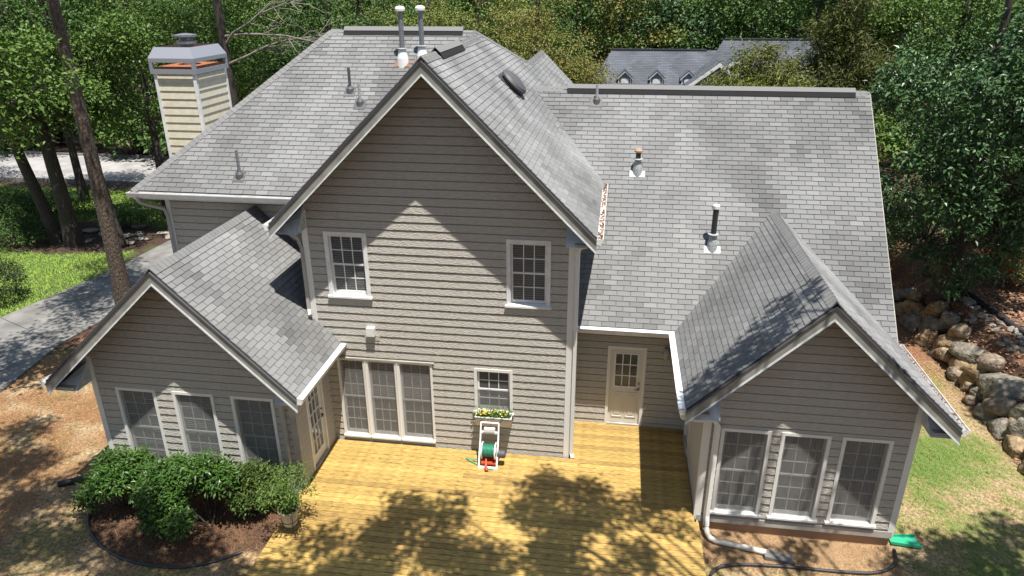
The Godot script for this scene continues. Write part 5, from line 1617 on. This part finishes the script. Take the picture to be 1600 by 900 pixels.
# ------------------------------------------------------------------ setting further off
func build_setting() -> void:
	make_ground()
	var dw := Node3D.new()
	dw.name = "driveway"
	add_child(dw)
	tag(dw, "", "", "", "structure")
	var L := [Vector2(-23.5, 6.0), Vector2(-20.6, -1.9), Vector2(-19.35, -5.44), Vector2(-18.5, -9.8), Vector2(-18.3, -13.6), Vector2(-18.3, -17.5), Vector2(-18.6, -22.2)]
	var R := [Vector2(-17.2, 5.0), Vector2(-15.6, -1.3), Vector2(-16.0, -4.0), Vector2(-15.6, -8.2), Vector2(-15.2, -12.2), Vector2(-15.0, -17.0), Vector2(-14.4, -22.2)]
	for i in L.size() - 1:
		var mb := MB.new()
		var c := [L[i].lerp(L[i + 1], 0.003), R[i].lerp(R[i + 1], 0.003), R[i + 1].lerp(R[i], 0.003), L[i + 1].lerp(L[i], 0.003)]
		var y := -0.3
		mb.hexa([Vector3(c[0].x, -0.5, c[0].y), Vector3(c[1].x, -0.5, c[1].y), Vector3(c[2].x, -0.5, c[2].y), Vector3(c[3].x, -0.5, c[3].y), Vector3(c[0].x, y, c[0].y), Vector3(c[1].x, y, c[1].y), Vector3(c[2].x, y, c[2].y), Vector3(c[3].x, y, c[3].y)])
		put(mb, "concrete_slab", M.concrete, dw)
	var st := MB.new()
	st.box(Vector3(-160, -0.6, -28.4), Vector3(160, -0.27, -22.3))
	tag(put(st, "street", M.asphalt), "", "", "", "structure")
	var kb := MB.new()
	for z in [-22.3, -28.6]:
		kb.box(Vector3(-160, -0.6, z + 0.002), Vector3(160, -0.15, z + 0.2))
	tag(put(kb, "kerb", M.concrete), "", "", "", "structure")
	# the house across the street
	var hz := -45.0
	var fh := thing("far_house", Vector3(3.2, ground_y(3.2, hz), hz), "blue grey house with three small dormers across the street", "house")
	var gy: float = fh.position.y
	var b := func(p: Vector3) -> Vector3: return p - fh.position
	var w := MB.new()
	w.box(b.call(Vector3(-1.2, gy - 0.3, hz - 8.0)), b.call(Vector3(7.6, 2.35, hz)))
	w.box(b.call(Vector3(6.9, gy - 0.3, hz - 8.0)), b.call(Vector3(16.5, 2.6, hz + 1.0)))
	put(w, "wall", M.grey_siding, fh)
	var slate := Color(0.115, 0.125, 0.15)
	var X := Vector3(1, 0, 0)
	roof(fh, b.call(Vector3(-1.7, 2.25, hz + 0.5)), X, Vector3(0, 2.45, -4.2).normalized(), PackedVector2Array([Vector2(0, 0), Vector2(10.5, 0), Vector2(10.5, 4.86), Vector2(1.75, 4.86)]), -1, "", 1.0, Vector2(0.45, 0.22), "slate", slate)
	roof(fh, b.call(Vector3(6.4, 2.7, hz + 1.5)), X, Vector3(0, 2.9, -4.6).normalized(), PackedVector2Array([Vector2(0, 0), Vector2(10.6, 0), Vector2(10.6, 5.44), Vector2(2.4, 5.44)]), -1, "", 0.95, Vector2(0.45, 0.22), "slate", slate)
	var tipy := 4.55
	# front gables of the right part, then the dormers
	for q in [[8.0, 2.55, 1.5, 2.3], [9.3, 3.4, 0.8, 1.5]]:
		var gx: float = q[0]
		var gyy: float = q[1]
		var gz: float = hz + q[2] + 0.6
		var hw: float = q[3]
		var rise: float = hw * 0.75
		var g := MB.new()
		g.plate(PackedVector2Array([Vector2(-hw + 0.3, -2.5), Vector2(hw - 0.3, -2.5), Vector2(hw - 0.3, 0.2), Vector2(0, rise - 0.1), Vector2(-hw + 0.3, 0.2)]), Transform3D(Basis(), b.call(Vector3(gx, gyy, gz - 0.3))), 0.0, 0.0, -0.2, true)
		put(g, "gable", M.grey_siding, fh)
		for s in [-1.0, 1.0]:
			var tr := MB.new()
			var ap: Vector3 = b.call(Vector3(gx, gyy + rise, gz))
			var ti: Vector3 = b.call(Vector3(gx + s * hw, gyy, gz))
			tr.hexa([ap, ti, ti + Vector3(0, -0.28, 0), ap + Vector3(0, -0.28, 0), ap + Vector3(0, 0, 0.06), ti + Vector3(0, 0, 0.06), ti + Vector3(0, -0.28, 0.06), ap + Vector3(0, -0.28, 0.06)])
			put(tr, "gable_trim", M.white, fh)
			var len := sqrt(hw * hw + rise * rise)
			if s < 0:
				roof(fh, b.call(Vector3(gx - hw, gyy, gz - 4.0)), Vector3(0, 0, 1), Vector3(hw, rise, 0).normalized(), rect(0, 0, 4.0, len), -1, "", 0.95, Vector2(0.45, 0.22), "slate", slate)
			else:
				roof(fh, b.call(Vector3(gx + hw, gyy, gz)), Vector3(0, 0, -1), Vector3(-hw, rise, 0).normalized(), rect(0, 0, 4.0, len), -1, "", 0.95, Vector2(0.45, 0.22), "slate", slate)
	for dx in [1.15, 3.6, 6.0]:
		var g := MB.new()
		g.plate(PackedVector2Array([Vector2(-0.45, -0.7), Vector2(0.45, -0.7), Vector2(0.45, 0.1), Vector2(0, 0.5), Vector2(-0.45, 0.1)]), Transform3D(Basis(), b.call(Vector3(dx, 2.85, hz + 0.05))), 0.0, 0.0, -0.3, true)
		var dm := put(g, "dormer", M.grey_siding, fh)
		for s in [-1.0, 1.0]:
			var tr := MB.new()
			var ap: Vector3 = b.call(Vector3(dx, 3.5, hz + 0.12))
			var ti: Vector3 = b.call(Vector3(dx + s * 0.62, 2.92, hz + 0.12))
			tr.hexa([ap, ti, ti + Vector3(0, -0.16, 0), ap + Vector3(0, -0.16, 0), ap + Vector3(0, 0, 0.06), ti + Vector3(0, 0, 0.06), ti + Vector3(0, -0.16, 0.06), ap + Vector3(0, -0.16, 0.06)])
			tr.box(b.call(Vector3(dx + s * 0.46 - 0.04, 2.2, hz + 0.055)), b.call(Vector3(dx + s * 0.46 + 0.04, 2.95, hz + 0.1)))
			put(tr, "dormer_trim", M.white, dm)
			var rf := MB.new()
			rf.col = slate
			var bk := Vector3(0, 0, -2.0)
			var up := Vector3(0, 0.05, 0)
			rf.hexa([ap, ti, ti + bk, ap + bk, ap + up + Vector3(0, 0, 0.1), ti + up + Vector3(0, 0, 0.1), ti + up + bk, ap + up + bk])
			put(rf, "dormer_roof", M.slate, dm)
		put(bars(Transform3D(), [[dx - 0.3 - fh.position.x, 2.2 - gy, 0.06, dx + 0.3 - fh.position.x, 2.85 - gy, 0.09]]), "dormer_window", M.white, dm)
	var rg := MB.new()
	rg.col = Color(0.04, 0.045, 0.055)
	rg.bar(b.call(Vector3(0.05, 4.74, hz - 3.7)), b.call(Vector3(7.6, 4.74, hz - 3.7)), 0.35, 0.1)
	rg.bar(b.call(Vector3(8.8, 5.63, hz - 3.1)), b.call(Vector3(17.0, 5.63, hz - 3.1)), 0.35, 0.1)
	put(rg, "ridge_cap", M.slate, fh)
	fh.position.y += 0.3
	# the neighbour's house at the right edge
	var nh := thing("neighbour_house", Vector3(16.0, ground_y(16.0, -13.5), -13.5), "beige neighbouring house corner with a cream downspout on the bank", "house")
	var n0: float = nh.position.y
	var nw := MB.new()
	nw.box(Vector3(0, -0.3, -8.0), Vector3(9.0, 5.4, 0))
	put(nw, "wall", M.box_wood, nh)
	put(bars(Transform3D(), [[-0.03, -0.3, -0.08, 0.12, 5.4, 0.03]]), "corner_board", M.offwhite, nh)
	var yy := 0.0
	while yy < 5.3:
		var sb := MB.new()
		sb.plate(rect(0.13, yy, 9.0, yy + 0.2), Transform3D(), 0.02 + 0.08 * yy, -0.08, 0.001)
		put(sb, "siding_board", M.offwhite, nh)
		yy += 0.2
	roof(nh, Vector3(-0.5, 5.3, 0.5), X, Vector3(0, 3.0, -4.5).normalized(), rect(0, 0, 10.0, 5.4), -1, "", 0.8, Vector2(0.45, 0.2))
	roof(nh, Vector3(9.5, 5.3, -8.5), -X, Vector3(0, 3.0, 4.5).normalized(), rect(0, 0, 10.0, 5.4), -1, "", 0.8, Vector2(0.45, 0.2))
	downspout(nh, [Vector3(-0.1, 5.2, 0.1), Vector3(-0.1, 0.2, 0.1), Vector3(-0.3, 0.02, 0.2)], "vinyl", 0.05)

func _ready() -> void:
	rng.seed = 20240
	# camera, sky, sun and exposure
	var cam := Camera3D.new()
	cam.name = "camera"
	add_child(cam)
	cam.position = CAM
	cam.rotation = Vector3(-0.400, 0.145, -0.004)
	cam.fov = rad_to_deg(2.0 * atan(450.0 / 1115.8))
	cam.far = 900.0
	cam.current = true
	var env := Environment.new()
	env.background_mode = Environment.BG_SKY
	var sm := ProceduralSkyMaterial.new()
	sm.sky_top_color = Color(0.62, 0.72, 0.86)
	sm.sky_horizon_color = Color(0.84, 0.87, 0.9)
	sm.sky_curve = 0.2
	sm.ground_bottom_color = Color(0.3, 0.32, 0.25)
	sm.ground_horizon_color = Color(0.6, 0.62, 0.6)
	var sky := Sky.new()
	sky.sky_material = sm
	env.sky = sky
	env.background_energy_multiplier = 0.55
	env.tonemap_mode = Environment.TONE_MAPPER_LINEAR
	env.tonemap_exposure = 1.75
	env.sdfgi_enabled = true
	env.ssao_enabled = true
	env.ssil_enabled = true
	var we := WorldEnvironment.new()
	we.name = "environment"
	we.environment = env
	add_child(we)
	var sun := DirectionalLight3D.new()
	sun.name = "sun"
	add_child(sun)
	sun.look_at_from_position(SUN * 40.0, Vector3.ZERO, Vector3(0, 0, -1))
	sun.light_energy = 1.6
	sun.light_color = Color(1.0, 0.98, 0.945)
	sun.light_angular_distance = 0.5
	sun.shadow_enabled = true

	gn = FastNoiseLite.new()
	gn.seed = 4
	gn.frequency = 0.05
	gn.fractal_octaves = 4
	stain = FastNoiseLite.new()
	stain.seed = 11
	stain.frequency = 0.02
	stain.fractal_octaves = 3
	make_materials()
	build_setting()
	build_house()
	build_deck()
	build_things()
	build_stones()
	build_plants()
